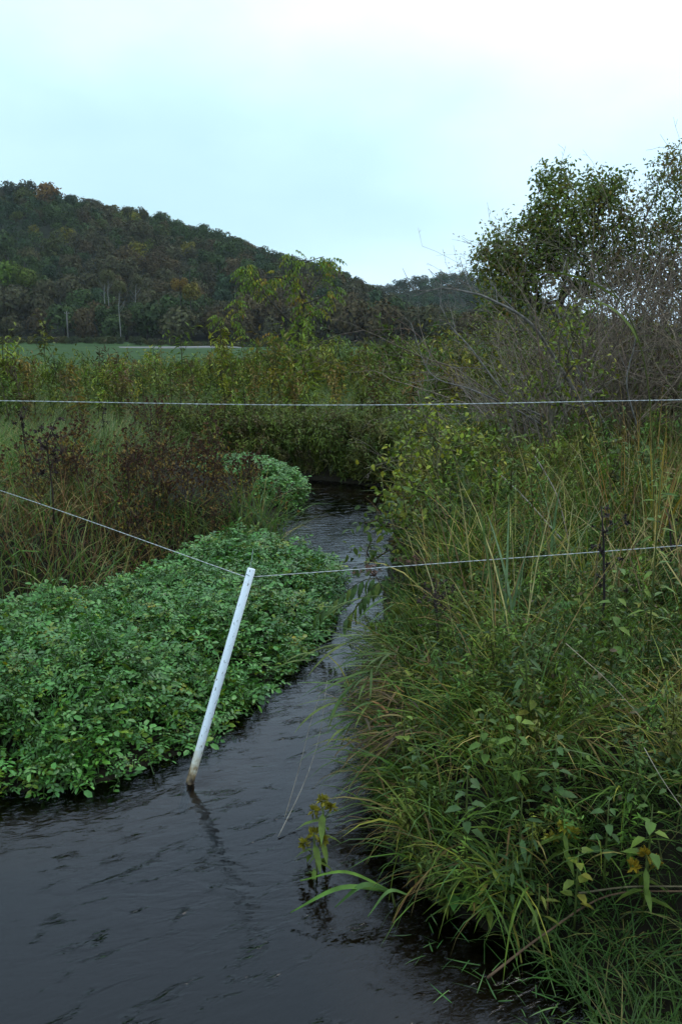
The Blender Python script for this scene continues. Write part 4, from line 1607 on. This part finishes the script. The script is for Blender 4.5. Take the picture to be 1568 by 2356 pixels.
# ------------------------------------------------------------------ yellow-green bush at the creek's right edge, reeds and bank plants
yb = np.array((.72, 6.3, .3))
make_tree('yellow_bush', 'airy yellow green small leaved bush leaning over the creek', 'bush', yb,
          [((.62, 6.3, .95), (.42, .45, .42), 85), ((.95, 6.4, .75), (.5, .5, .45), 75), ((.45, 6.2, .6), (.33, .4, .25), 45), ((.78, 6.3, 1.25), (.15, .2, .25), 12)],
          [(0, 0, -.1), (0, 0, .1), (.02, 0, .22)], 77, 5, .045, .6, [(.19, .215, .026), (.13, .17, .026), (.28, .25, .035), (.08, .11, .025)], [5, 5, 1.5, 2], (.11, .10, .045), .05, .16, .0026, .06, .1, .2, False)
yb = np.array((.5, 5.3, .2))
make_tree('creekside_bush', 'small leafy bush with dark stems at the creek edge below the wire', 'bush', yb,
          [((.35, 5.3, .45), (.3, .3, .28), 45), ((.6, 5.3, .62), (.3, .35, .3), 45)],
          [(0, 0, -.1), (0, 0, .08), (.0, 0, .16)], 78, 5, .06, .5, [(.07, .10, .022), (.05, .08, .022), (.14, .14, .025)], [4, 4, 1], (.06, .045, .03), .05, .14, .0024, .06, .1, .2, False)


def broad_plant(label, loc, h, leaf, cols, seed, n=12, wl=.6, group=None, name='broadleaf_plant', cat='plant', lean=(0, 0), stemc=(.07, .09, .03)):
    r = np.random.default_rng(seed)
    o = thing(name, label, cat, loc, 0, group)
    top = np.array((lean[0], lean[1], h))
    f = lambda s: top * np.array((s * s, s * s, s))
    tube(MB(), [f(s) for s in (-.05, .3, .6, 1)], [.004, .0035, .003, .0018], 5, stemc).build('stem', M_leaf, o)
    me = []
    for k in range(3):
        mb = MB()
        c = np.asarray(cols[k % len(cols)])
        leaves(mb, [(0.012, 0, 0)], (1, 0, 0), (0, 0, 1), 1 - .012, wl, c, .22, .35)
        tube(mb, [(-.25, 0, 0), (.05, 0, .0)], [.02, .015], 3, stemc, False)
        me.append(mb.mesh('leaf', M_leaf))
    for k in range(n):
        s = .25 + .75 * (k + .5) / n
        a = k * 2.4 + r.uniform(-.4, .4)
        l_ = leaf * r.uniform(.7, 1.15) * (1.15 - .45 * s)
        q = f(s) + np.array((math.cos(a), math.sin(a), .2)) * l_ * .25
        link('leaf', me[r.integers(0, 3)], o, q, (r.normal() * .25, r.uniform(-.25, .45), a), l_)
    return o


LG = [(.095, .15, .03), (.075, .13, .03), (.12, .165, .032)]
DG = [(.045, .085, .03), (.055, .10, .04), (.04, .075, .028)]
YGc = [(.15, .17, .03), (.11, .14, .03), (.18, .16, .03)]


def P3(u, v, zz):
    return at(u, v, zz)


plants = [(790, 0, 0)]
for k, (u, v, zt_, h, leaf, cs, n, lab) in enumerate([
        (1190, 1640, .62, .30, .055, LG, 16, 'bright green round leaved plant in the middle of the near bank'),
        (1120, 1630, .58, .26, .05, LG, 13, 'light green round leaved plant just left of the bright one'),
        (1280, 1700, .58, .26, .05, DG, 12, 'darker round leaved plant right of the bright one'),
        (1075, 1770, .5, .28, .055, DG, 12, 'dark toothed leaf plant low on the near bank'),
        (1230, 1560, .62, .28, .05, YGc, 12, 'yellow green leafy plant above the bright round leaved one'),
        (1090, 1520, .6, .35, .05, YGc, 9, 'small yellow leaved sprig standing in the tussock'),
        (1200, 1830, .42, .24, .07, DG, 10, 'plant with hanging lance leaves low on the near bank'),
        (1180, 1960, .28, .22, .075, DG, 12, 'dark bushy lance leaved plant near the lower bank foot'),
        (1040, 2000, .16, .16, .07, [(.055, .13, .035)], 7, 'fresh green plant with three round leaves at the water edge'),
        (1130, 1990, .22, .24, .075, YGc, 11, 'yellowing lance leaved plant at the bank foot'),
        (1240, 2040, .2, .22, .07, [(.12, .13, .03), (.08, .11, .03)], 12, 'olive lance leaved plant over the dark water margin'),
        (1330, 1960, .32, .24, .06, YGc, 9, 'plant with a yellow leaf and small dry heads on the lower bank'),
        (1400, 1840, .45, .26, .05, DG, 12, 'small leaved dark plant in the right grass'),
        (1500, 1850, .48, .26, .06, LG, 10, 'pale oval leaved plant at the right edge grass'),
        (960, 1720, .4, .22, .055, DG, 9, 'dark plant hanging on the bank above dry brown blades'),
        (930, 1640, .45, .2, .05, [(.13, .18, .03)], 6, 'small bright yellow green sprig at the bank edge'),
        (1350, 1580, .6, .28, .05, DG, 11, 'dark leafy plant among the tussocks right of the middle'),
        (1420, 1300, .95, .5, .06, LG, 16, 'fresh green tall leafy plant by the lower wire on the right'),
        (1520, 1080, 1.3, .8, .09, LG, 22, 'tall light green plant with narrow leaves at the right edge')]):
    top = P3(u, v, zt_)
    broad_plant(lab, (top[0], top[1], zt_ - h), h, leaf, cs, 900 + k, n, .62 if k not in (6, 7, 9, 10, 18) else .26)

gp = [('dark lance leaved weed on the foot of the near right bank', 'lance leaved weeds', .065, DG, .24), ('pale oval leaved weed among the near bank grass', 'oval leaved weeds', .04, LG, .6),
      ('yellowing leafy weed among the near bank grass', 'yellowing weeds', .05, YGc, .4)]
for gi, (lab, grp, lf, cs, wl) in enumerate(gp):
    X, Y = right_points(60, 2.3, 4.6, .03, 1.7)
    low = np.hypot(X - .95, Y - 1.75) > .62
    X, Y = X[low][:8], Y[low][:8]
    src = broad_plant(lab, (X[0], Y[0], gz(X[0], Y[0])[0]), .3, lf, cs, 960 + gi, 13, wl, grp, name='leafy_weed', cat='weed')
    for x, y in zip(X[1:], Y[1:]):
        copy_tree(src, (x, y, gz(x, y)[0]), rng.uniform(0, 6.28), rng.uniform(.75, 1.35), tilt=rng.normal(size=2) * .25)

# extra unnamed ground cover leaves between the plants
n = 13000
X, Y = right_points(n, 2.15, 6.5, .04, 3.0)
low = np.hypot(X - .95, Y - 1.75) > .55
X, Y = X[low], Y[low]
mb = MB()
Z = gz(X, Y) + rng.uniform(.02, .30, len(X)) * ss(.0, .35, sd(WATER, np.stack([X, Y], 1)))
a = rng.uniform(0, 6.28, len(X))
ln = rng.uniform(.014, .036, len(X))
leaves(mb, np.stack([X, Y, Z], 1), np.stack([np.cos(a), np.sin(a), rng.uniform(-.5, .5, len(X))], 1), unit(rng.normal(size=(len(X), 3)) * .4 + np.array((0, 0, 1))), ln, ln * rng.uniform(.35, .7, len(X)),
       jit(pick([(.05, .085, .024), (.075, .11, .026), (.045, .07, .03), (.12, .12, .028), (.08, .055, .03)], [4, 3, 3, 1, 1], len(X)), len(X), .3), .3, .3)
tag(mb.build('ground_cover', M_leaf), 'small mixed leaves growing between the grasses on the near right bank', 'ground cover', kind='stuff')


n = 1000
X, Y = right_points(n, 2.2, 5.5, .02, 2.6)
low = np.hypot(X - .95, Y - 1.75) > .6
X, Y = X[low], Y[low]
herb_mass('bank_weeds', 'small mixed weeds filling the near right bank between the tussocks', X, Y, rng.uniform(.16, .36, len(X)),
          [(.07, .13, .03), (.10, .16, .032), (.055, .10, .036), (.14, .15, .035)], [4, 3, 3, 1], .35)
n = 420
X, Y = right_points(n, 5.2, 9.5, .1, 4.2)
herb_mass('bank_weeds', 'taller mixed weeds growing through the grass on the upper right bank', X, Y, rng.uniform(.35, .75, len(X)),
          [(.08, .13, .03), (.12, .16, .032), (.065, .10, .036), (.16, .15, .035), (.12, .085, .04)], [4, 3, 2, 1.5, 1.5], .2)

cx, cy = rng.uniform(1.7, 3.0, 26), rng.uniform(4.6, 6.8, 26)
tussocks('tall_stems', 'tall thin brown and olive stems along the right picture edge', cx, cy, 7, (.7, 1.35), .006,
         [(.20, .13, .06), (.15, .15, .045), (.10, .13, .035), (.28, .15, .05)], [3, 2, 2, 1], 5, .12, (.0, .22), (.05, .6), cat='stems')

# reed grass with long drooping blades over the water
def reed(label, pts_, leaves_n, seed, ll=.26, cols=((.07, .12, .03), (.055, .10, .028), (.10, .13, .035)), w=.012, fan_end=True):
    r = np.random.default_rng(seed)
    P = spline(pts_, 6)
    o = thing('reed_grass', label, 'reed grass', P[0])
    tube(MB(), P - P[0], np.linspace(.0035, .0015, len(P)), 5, (.07, .085, .03)).build('stem', M_leaf, o)
    for k in range(leaves_n):
        i = int(len(P) * (.3 + .7 * (k + .6) / leaves_n)) - 1
        t = unit(P[min(i + 1, len(P) - 1)] - P[i - 1])
        az = math.atan2(t[1], t[0]) + r.uniform(-.7, .7)
        mb = MB()
        blades(mb, [(0, 0, 0)], [ll * r.uniform(.7, 1.2)], [az], [r.uniform(1.0, 1.7)], [r.uniform(.3, 1.0)], [w * r.uniform(.8, 1.2)], [np.asarray(cols[r.integers(0, len(cols))]) * r.uniform(.8, 1.2)], 5, np.array([r.uniform(-.5, .5)]))
        mb.build('blade', M_grass, o).location = [float(q) for q in P[i] - P[0]]
    return o


reed('reed grass with fanned blades reaching farthest left over the water', [(.28, 3.62, .38), (.15, 3.58, .50), (-.02, 3.54, .47), (-.15, 3.5, .41)], 9, 1)
reed('reed grass with blades drooping toward the water below the other reed', [(.30, 3.45, .30), (.18, 3.42, .42), (.05, 3.36, .37), (-.02, 3.3, .30)], 10, 2)
reed('reed grass hanging lowest with blades almost touching the creek', [(.26, 3.3, .25), (.15, 3.26, .34), (.05, 3.2, .28), (.0, 3.15, .2)], 9, 3, .2)
reed('reed grass with upper blades spread against the creek', [(.34, 3.9, .42), (.24, 3.88, .58), (.1, 3.85, .6), (.0, 3.8, .55)], 8, 4, .22)
reed('reed grass with dark blades beside the brown dry ones', [(.34, 3.55, .3), (.25, 3.5, .45), (.15, 3.42, .45), (.1, 3.36, .36)], 10, 5, .22, ((.05, .085, .026), (.065, .10, .03)))

# dry brown blades and roots hanging at the cut bank
n = 300
s = rng.random(n)
X = .2 + rng.normal(size=n) * .05 + .05 * s
Y = 2.95 + s * .85
mb = MB()
blades(mb, np.stack([X, Y, .14 + rng.random(n) * .24], 1), rng.uniform(.12, .30, n), PI + rng.normal(size=n) * .7, rng.uniform(1.0, 1.8, n), rng.uniform(.7, 1.5, n), .006 * rng.uniform(.4, 1.6, n), jit(pick([(.20, .13, .075), (.10, .065, .04), (.05, .035, .026), (.24, .12, .05)], [2, 3, 3, .5], n), n), 4)
tag(mb.build('hanging_dry_grass', M_grass), 'dry brown blades and roots hanging from the cut bank to the water', 'dry grass', kind='stuff')

# pinnate drooping leaves over the creek
o = thing('drooping_plant', 'plant with drooping pinnate leaves reaching over the creek toward the cress', 'plant', (.42, 4.9, .3))
off = np.array((.42, 4.9, .3))
r = np.random.default_rng(4)
stm, q = MB(), None
lm = []
for c in ((.075, .12, .035), (.10, .13, .03), (.055, .095, .035)):
    mb = MB()
    leaves(mb, [(0, 0, 0)], (1, 0, 0), (0, 0, 1), 1, .3, c, .35, .3)
    lm.append(mb.mesh('leaflet', M_leaf))
ends = [(atY(735, 1412, 4.9), 0), (atY(800, 1420, 4.8), 0), (atY(870, 1475, 4.5), 0), (atY(905, 1500, 4.4), 0)]
for e, _ in ends:
    P = spline([off, (off + e) / 2 + np.array((.02, 0, .16)), e], 8)
    tube(stm, P - off, np.linspace(.004, .0015, len(P)), 4, (.06, .055, .03), False)
    for i in range(7, len(P)):
        for w_ in (-1, 1):
            t = unit(P[i] - P[i - 1])
            az = math.atan2(t[1], t[0]) + w_ * .8
            link('leaflet', lm[r.integers(0, 3)], o, P[i] - off, (r.normal() * .3, r.uniform(.7, 1.2), az), r.uniform(.08, .12))
stm.build('stem', M_leaf, o)

# two broad blades and a bur-marigold pair at the lower water edge
o = thing('water_grass', 'broad bent green blades lying out over the dark water', 'grass plant', (.16, 2.42, .06))
off = np.array((.16, 2.42, .06))
for k, (e, z0, wv) in enumerate([(at(668, 2100, .03), .09, .02), (at(690, 2027, .07), .1, .012), (at(770, 2088, .04), .09, .022), (at(845, 2110, .03), .1, .013)]):
    s0 = off if k < 3 else at(940, 2060, .08)
    P = spline([s0, (s0 + e) / 2 + np.array((0, 0, .05)), e], 6)
    t = unit(np.gradient(P, axis=0))
    side = unit(np.cross(t, (0, 0, 1)))
    wd = wv * np.sin(np.linspace(.35, PI - .02, len(P)))[:, None] * .5
    V = np.concatenate([P - side * wd, P + side * wd + np.array((0, 0, .003)), P + np.array((0, 0, -.002))]) - off
    m_ = len(P)
    Q = [(i, i + 1, 2 * m_ + i + 1, 2 * m_ + i) for i in range(m_ - 1)] + [(2 * m_ + i, 2 * m_ + i + 1, m_ + i + 1, m_ + i) for i in range(m_ - 1)]
    MB().add(V, Q, None, ((.075, .15, .03), (.10, .18, .03), (.05, .10, .03), (.10, .17, .06))[k]).build('blade', M_grass, o)
tube(MB(), [(0.02, .02, -.1), (.0, 0, 0)], [.005, .003], 5, (.07, .09, .03)).build('stem', M_grass, o)


def marigold(label, u, v, zb, h, seed, yel=(.20, .17, .02), n=8):
    r = np.random.default_rng(seed)
    b = at(u, v, zb)
    b[2] = min(b[2], gz(b[0], b[1])[0]) if sd(WATER, [(b[0], b[1])])[0] < 0 else zb
    h = h + zb - b[2]
    o = thing('bur_marigold', label, 'wildflower', b)
    tube(MB(), [(0, 0, 0), (.01, .0, h * .5), (0, 0, h)], [.004, .0035, .003], 5, (.08, .10, .03)).build('stem', M_leaf, o)
    mb = MB()
    leaves(mb, [(0, 0, 0)], (1, 0, 0), (0, 0, 1), 1, .24, (.09, .13, .028), .4, .3)
    me = mb.mesh('leaf', M_leaf)
    for k in range(n):
        s = .3 + .65 * k / n
        link('leaf', me, o, (0, 0, h * s), (0, r.uniform(-.1, .7), k * 1.57 + r.uniform(-.4, .4)), r.uniform(.06, .11))
    for k, (dx, dz) in enumerate([(0, 0), (.03, -.03), (-.03, -.05)]):
        mh = MB()
        D = unit(r.normal(size=(26, 3)) + np.array((0, 0, .6)))
        leaves(mh, D * .004, D, unit(r.normal(size=(26, 3))), .024, .012, np.asarray(yel) * r.uniform(.5, 1.4, (26, 1)), .2, .5, True)
        tube(mh, [(-dx * .8, 0, -.04), (0, 0, 0)], [.002, .002], 3, (.08, .10, .03), False)
        mh.build('flower_head', M_leaf, o).location = (dx, .01 * k, h + dz)
    return o


marigold('yellow headed bur marigold standing in the water off the right bank', 742, 1990, .0, .24, 1)
marigold('shorter yellow headed bur marigold beside the taller one at water edge', 722, 2010, .0, .15, 2)
marigold('yellow leaved weed with narrow golden leaves at lower right', 1475, 2110, .12, .2, 3, (.26, .17, .02), 9)
marigold('small yellow flowering weed at the bank foot', 1290, 2010, .16, .16, 4)

# round seed heads of dried joe-pye weed
for k, (u, v, Y, lab) in enumerate([(858, 1312, 4.6, 'reddish brown flat seed head by the lower wire over the creek'), (1078, 1168, 6.0, 'reddish brown flat seed head in the yellow bush'), (1122, 1860, 2.75, 'grey brown dried flower head low on the near bank'),
                                    (940, 1292, 4.6, 'small brown seed head under the lower wire')]):
    q = atY(u, v, Y)
    g0 = gz(q[0], Y)[0]
    b = np.array((q[0] + .12, Y + .05, max(g0, .0)))
    o = thing('dried_flower', lab, 'dried flower', b)
    e = q - b
    r = np.random.default_rng(k)
    ms, mh = MB(), MB()
    P = spline([(0, 0, -.05), e * .5 + np.array((.03, 0, .05)), e], 5)
    tube(ms, P, np.linspace(.004, .002, len(P)), 5, (.06, .035, .028))
    for i in range(18):
        d = np.array((r.normal() * .055, r.normal() * .045, r.uniform(-.005, .03)))
        tube(ms, [e * .93, e + d], [.0016, .001], 3, (.07, .04, .03), False)
        D = unit(r.normal(size=(9, 3)))
        leaves(mh, np.tile(e + d, (9, 1)), D, unit(r.normal(size=(9, 3))), .014, .007, np.array((.16, .085, .06)) * r.uniform(.5, 1.4, (9, 1)), .1, .5, True)
    ms.build('stem', M_dry, o)
    tag(mh.build('seed_head', M_dry, o), kind='stuff')

# pale wide sedge blades on the right bank, and a stand of yellow-orange blades at the edge
for (u, v, Y, n, ln, cols, lab) in [(1178, 1500, 3.75, 7, .62, ((.13, .19, .13), (.10, .16, .11), (.08, .13, .06)), 'pale blue green wide bladed sedge below the lower wire'),
                                   (1270, 1330, 4.6, 7, .6, ((.10, .16, .10), (.07, .12, .05)), 'blue green wide blades in the middle of the right bank'),
                                   (1510, 1150, 4.9, 9, .75, ((.22, .15, .03), (.16, .15, .03), (.2, .09, .03)), 'yellow and orange upright blades near the right edge'),
                                   (1120, 1060, 7.4, 6, .5, ((.08, .13, .07), (.06, .1, .05)), 'green blades rising behind the yellow bush')]:
    q = atY(u, v, Y)
    b = np.array((q[0], Y, gz(q[0], Y)[0]))
    o = thing('sedge_clump', lab, 'sedge', b)
    for k in range(n):
        mb = MB()
        blades(mb, [(0, 0, 0)], [ln * rng.uniform(.75, 1.35)], [rng.uniform(0, 6.28)], [rng.uniform(.0, .3)], [rng.uniform(.1, .7)], [.014 * rng.uniform(.8, 1.3)], [np.asarray(cols[k % len(cols)])], 6, np.array([rng.uniform(-.6, .6)]))
        mb.build('blade', M_grass, o).location = [float(x) for x in rng.normal(size=3) * np.array((.04, .04, 0))]

# fallen stems
for pts_, rad_, c, lab in [([at(1120, 2250, .02), at(1250, 2150, .08), at(1400, 2060, .16), at(1600, 2050, .25)], .004, (.12, .07, .04), 'reddish fallen stem lying across the wet grass at lower right'),
                           ([at(1330, 2055, .16), at(1450, 2040, .2), at(1600, 2040, .28)], .0035, (.14, .11, .06), 'straw coloured stem above the reddish fallen one'),
                           ([at(640, 1925, .005), at(700, 1800, .1), at(735, 1690, .22), at(752, 1565, .38)], .002, (.22, .19, .15), 'long pale dry stalk slanting out of the creek'),
                           ([at(655, 1880, .005), at(690, 1760, .12), at(715, 1660, .24), at(735, 1600, .3)], .0016, (.20, .17, .13), 'thin pale stalk beside the long slanting one'),
                           ([at(1300, 1480, .75), at(1400, 1570, .7), at(1480, 1660, .6)], .0016, (.24, .19, .12), 'pale straw lying across the right tussocks'),
                           ([at(1130, 1075, .85), at(1200, 1140, .78), at(1290, 1240, .65)], .007, (.22, .19, .15), 'pale fallen stem leaning in the right bank grass'),
                           ([at(1230, 1050, .95), at(1280, 1140, .75), at(1310, 1260, .6)], .006, (.18, .15, .12), 'grey dead stem beside the pale fallen one'),
                           ([at(1480, 1720, .55), at(1520, 1790, .5), at(1568, 1860, .45)], .0015, (.25, .21, .15), 'short pale straw at the right picture edge')]:
    P = spline(pts_, 6)
    o = thing('dry_stalk', lab, 'dry stalk', P[0])
    tube(MB(), P - P[0], np.linspace(rad_, rad_ * .6, len(P)), 5, c).build('stem', M_dry, o)

# drooping open panicle against the sky
Yp = 3.6
P = spline([atY(1500, 1250, Yp), atY(1500, 1000, Yp), atY(1470, 790, Yp), atY(1400, 660, Yp), atY(1310, 585, Yp), atY(1210, 550, Yp), atY(1130, 580, Yp), atY(1055, 640, Yp)], 8)
o = thing('panicle_grass', 'tall arching grass stalk with open seed panicle against the sky', 'grass stalk', P[0])
tube(MB(), P - P[0], np.linspace(.0035, .0007, len(P)), 5, (.09, .10, .035)).build('stem', M_grass, o)
mb, ms = MB(), MB()
r = np.random.default_rng(12)
for i in range(len(P) - 24, len(P)):
    for s in range(2):
        d = unit(np.array((-.5 + r.normal() * .5, r.normal() * .4, r.uniform(-.3, 1.0) * (1 if i < len(P) - 6 else -.6))))
        ln = r.uniform(.08, .2)
        e = P[i] + d * ln + np.array((0, 0, -.02))
        tube(ms, [P[i] - P[0], P[i] + d * ln * .5 - P[0], e - P[0]], [.0005, .0004, .0004], 3, (.20, .16, .11), False)
        k = 4
        q = P[i] + d * ln * r.uniform(.5, 1, (k, 1)) + r.normal(size=(k, 3)) * .006 - P[0]
        leaves(mb, q, np.tile(d, (k, 1)) + r.normal(size=(k, 3)) * .3, (0, 1, 0), .011, .0035, (.18, .13, .08), .1, .3, True)
ms.build('panicle', M_dry, o)
tag(mb.build('seeds', M_dry, o), kind='stuff')
mb = MB()
blades(mb, [P[22] - P[0], P[16] - P[0]], [.5, .45], [2.6, 2.2], [.9, .5], [.9, 1.2], [.012, .012], [(.085, .11, .03), (.10, .12, .03)], 6)
mb.build('blade', M_grass, o)

# ------------------------------------------------------------------ fence: post and wires
m, t, N, L = node_mat('white_plastic_pipe')
out = N('ShaderNodeOutputMaterial')
p = N('ShaderNodeBsdfPrincipled')
p.inputs['Roughness'].default_value = .35
tcn = N('ShaderNodeTexCoord')
sepn = N('ShaderNodeSeparateXYZ')
L(tcn.outputs['Object'], sepn.inputs[0])
nz = N('ShaderNodeTexNoise')
nz.inputs['Scale'].default_value = 40
nz.inputs['Detail'].default_value = 5
L(tcn.outputs['Object'], nz.inputs['Vector'])
ad = N('ShaderNodeMath')
ad.operation = 'MULTIPLY_ADD'
L(nz.outputs['Fac'], ad.inputs[0])
ad.inputs[1].default_value = .20
L(sepn.outputs['Z'], ad.inputs[2])
cr = N('ShaderNodeValToRGB')
els = cr.color_ramp.elements
els[0].position, els[0].color = .09, (.05, .032, .02, 1)
els[1].position, els[1].color = .30, (.80, .82, .84, 1)
e = els.new(.14)
e.color = (.30, .20, .10, 1)
e = els.new(.19)
e.color = (.62, .55, .42, 1)
L(ad.outputs[0], cr.inputs[0])
sp_n = N('ShaderNodeTexNoise')                      # specks of mud
sp_n.inputs['Scale'].default_value = 120
sp_n.inputs['Detail'].default_value = 2
mpn = N('ShaderNodeMapping')
mpn.inputs['Scale'].default_value = (1, 1, .35)
L(tcn.outputs['Object'], mpn.inputs['Vector'])
L(mpn.outputs['Vector'], sp_n.inputs['Vector'])
st_ = N('ShaderNodeMapRange')
st_.inputs['From Min'].default_value = .63
st_.inputs['From Max'].default_value = .72
L(sp_n.outputs['Fac'], st_.inputs['Value'])
mxp = N('ShaderNodeMix')
mxp.data_type = 'RGBA'
L(st_.outputs['Result'], mxp.inputs[0])
L(cr.outputs[0], mxp.inputs[6])
mxp.inputs[7].default_value = (.16, .13, .09, 1)
L(mxp.outputs[2], p.inputs['Base Color'])
L(p.outputs[0], out.inputs['Surface'])
M_pipe = m
M_wire = simple_mat('white_poly_wire', (.50, .50, .48), .6, .3, 60, .25)
M_metal = simple_mat('galvanised_wire', (.25, .27, .28), .4, .5, 40, .3)

top = at(579, 1308, .86)
pv = top - POST_BASE
plen = float(np.linalg.norm(pv))
ax = Vector(pv).normalized()
post = thing('fence_post', 'leaning white plastic pipe post standing in the creek', 'fence post', POST_BASE)
post.rotation_euler = ax.to_track_quat('Z', 'Y').to_euler()
mb = MB()
k = 28
R_ = .0168
ang = np.arange(k) * 2 * PI / k
rings = [(-.30, R_), (0, R_), (.15, R_), (.4, R_), (plen - .002, R_), (plen, R_ - .001), (plen, R_ - .004), (plen - .12, R_ - .004)]
V = np.concatenate([np.stack([r_ * np.cos(ang), r_ * np.sin(ang), np.full(k, z_)], 1) for z_, r_ in rings])
Q = [(i * k + j, i * k + (j + 1) % k, (i + 1) * k + (j + 1) % k, (i + 1) * k + j) for i in range(len(rings) - 1) for j in range(k)]
mb.add(V, Q)
mb.build('pipe', M_pipe, post)
mb = MB()
hl = [(R_ * 1.05 * math.cos(a), R_ * 1.05 * math.sin(a), plen - .035 + .008 * math.sin(a)) for a in np.linspace(-2.2, 2.6, 20)]
tube(mb, hl, .0016, 5, (1, 1, 1))
mb.build('wire_loop', M_metal, post)
tube(MB(), [(R_ * .8, 0, plen - .03), (.02, .0, plen + .03), (.032, 0.0, plen + .075)], [.0013, .0012, .0008], 5).build('wire_tail', M_metal, post)

_tip = POST_BASE + np.array(ax) * (plen - .035)


def wire(name, label, pts_, rad_, k=30, sag=.0):
    P = spline(pts_, k)
    s = np.linspace(0, 1, len(P))
    P[:, 2] -= sag * 4 * s * (1 - s)
    o = thing(name, label, 'fence wire', P[0])
    # two strands twisted round each other
    d = unit(np.gradient(P, axis=0))
    a = unit(np.cross(d, (0, 0, 1)))
    b = np.cross(a, d)
    Ld = np.concatenate([[0], np.cumsum(np.linalg.norm(np.diff(P, axis=0), axis=1))])
    n_ = int(Ld[-1] / .012)
    S_l = np.linspace(0, Ld[-1], n_)
    ip = lambda A: np.stack([np.interp(S_l, Ld, A[:, i]) for i in range(3)], 1)
    P, a, b = ip(P), ip(a), ip(b)
    for q in (0, PI):
        ph = S_l * 2 * PI / .07 + q
        tube(MB(), P + (a * np.cos(ph)[:, None] + b * np.sin(ph)[:, None]) * rad_ * .55 - P[0], rad_ * .62, 5).build('strand', M_wire, o)
    return o


wire('fence_wire', 'upper white twisted fence wire strung across the whole creek', [atY(-1200, 905, 4.4), atY(0, 922, 4.2), atY(784, 932, 4.1), atY(1568, 920, 4.2), atY(2900, 900, 4.5)], .0022)
wire('fence_wire', 'lower white fence wire running from the post to the left bank', [_tip + np.array((-.018, 0, 0)), atY(0, 1128, 4.9), atY(-500, 968, 6.9)], .0019)
wire('fence_wire', 'lower white fence wire running from the post to the right bank', [_tip + np.array((.02, 0, 0)), atY(1000, 1297, 3.75), atY(1568, 1255, 4.1), atY(2400, 1190, 4.6)], .0019)

# ------------------------------------------------------------------ air
m, t, N, L = node_mat('haze')
out = N('ShaderNodeOutputMaterial')
pvn = N('ShaderNodeVolumePrincipled')
pvn.inputs['Color'].default_value = (.88, .94, 1.0, 1)
pvn.inputs['Density'].default_value = .00011
L(pvn.outputs[0], out.inputs['Volume'])
x0, x1, y0, y1, z0, z1 = -1580, 1580, -280, 2150, -2.0, 90.0
V = [(x, y, z) for z in (z0, z1) for y in (y0, y1) for x in (x0, x1)]
Q = [(0, 2, 3, 1), (4, 5, 7, 6), (0, 1, 5, 4), (1, 3, 7, 5), (3, 2, 6, 7), (2, 0, 4, 6)]
hz = MB().add(V, Q).build('haze', m, smooth=False)
tag(hz, 'thin pale haze in the valley air', 'haze', kind='stuff')
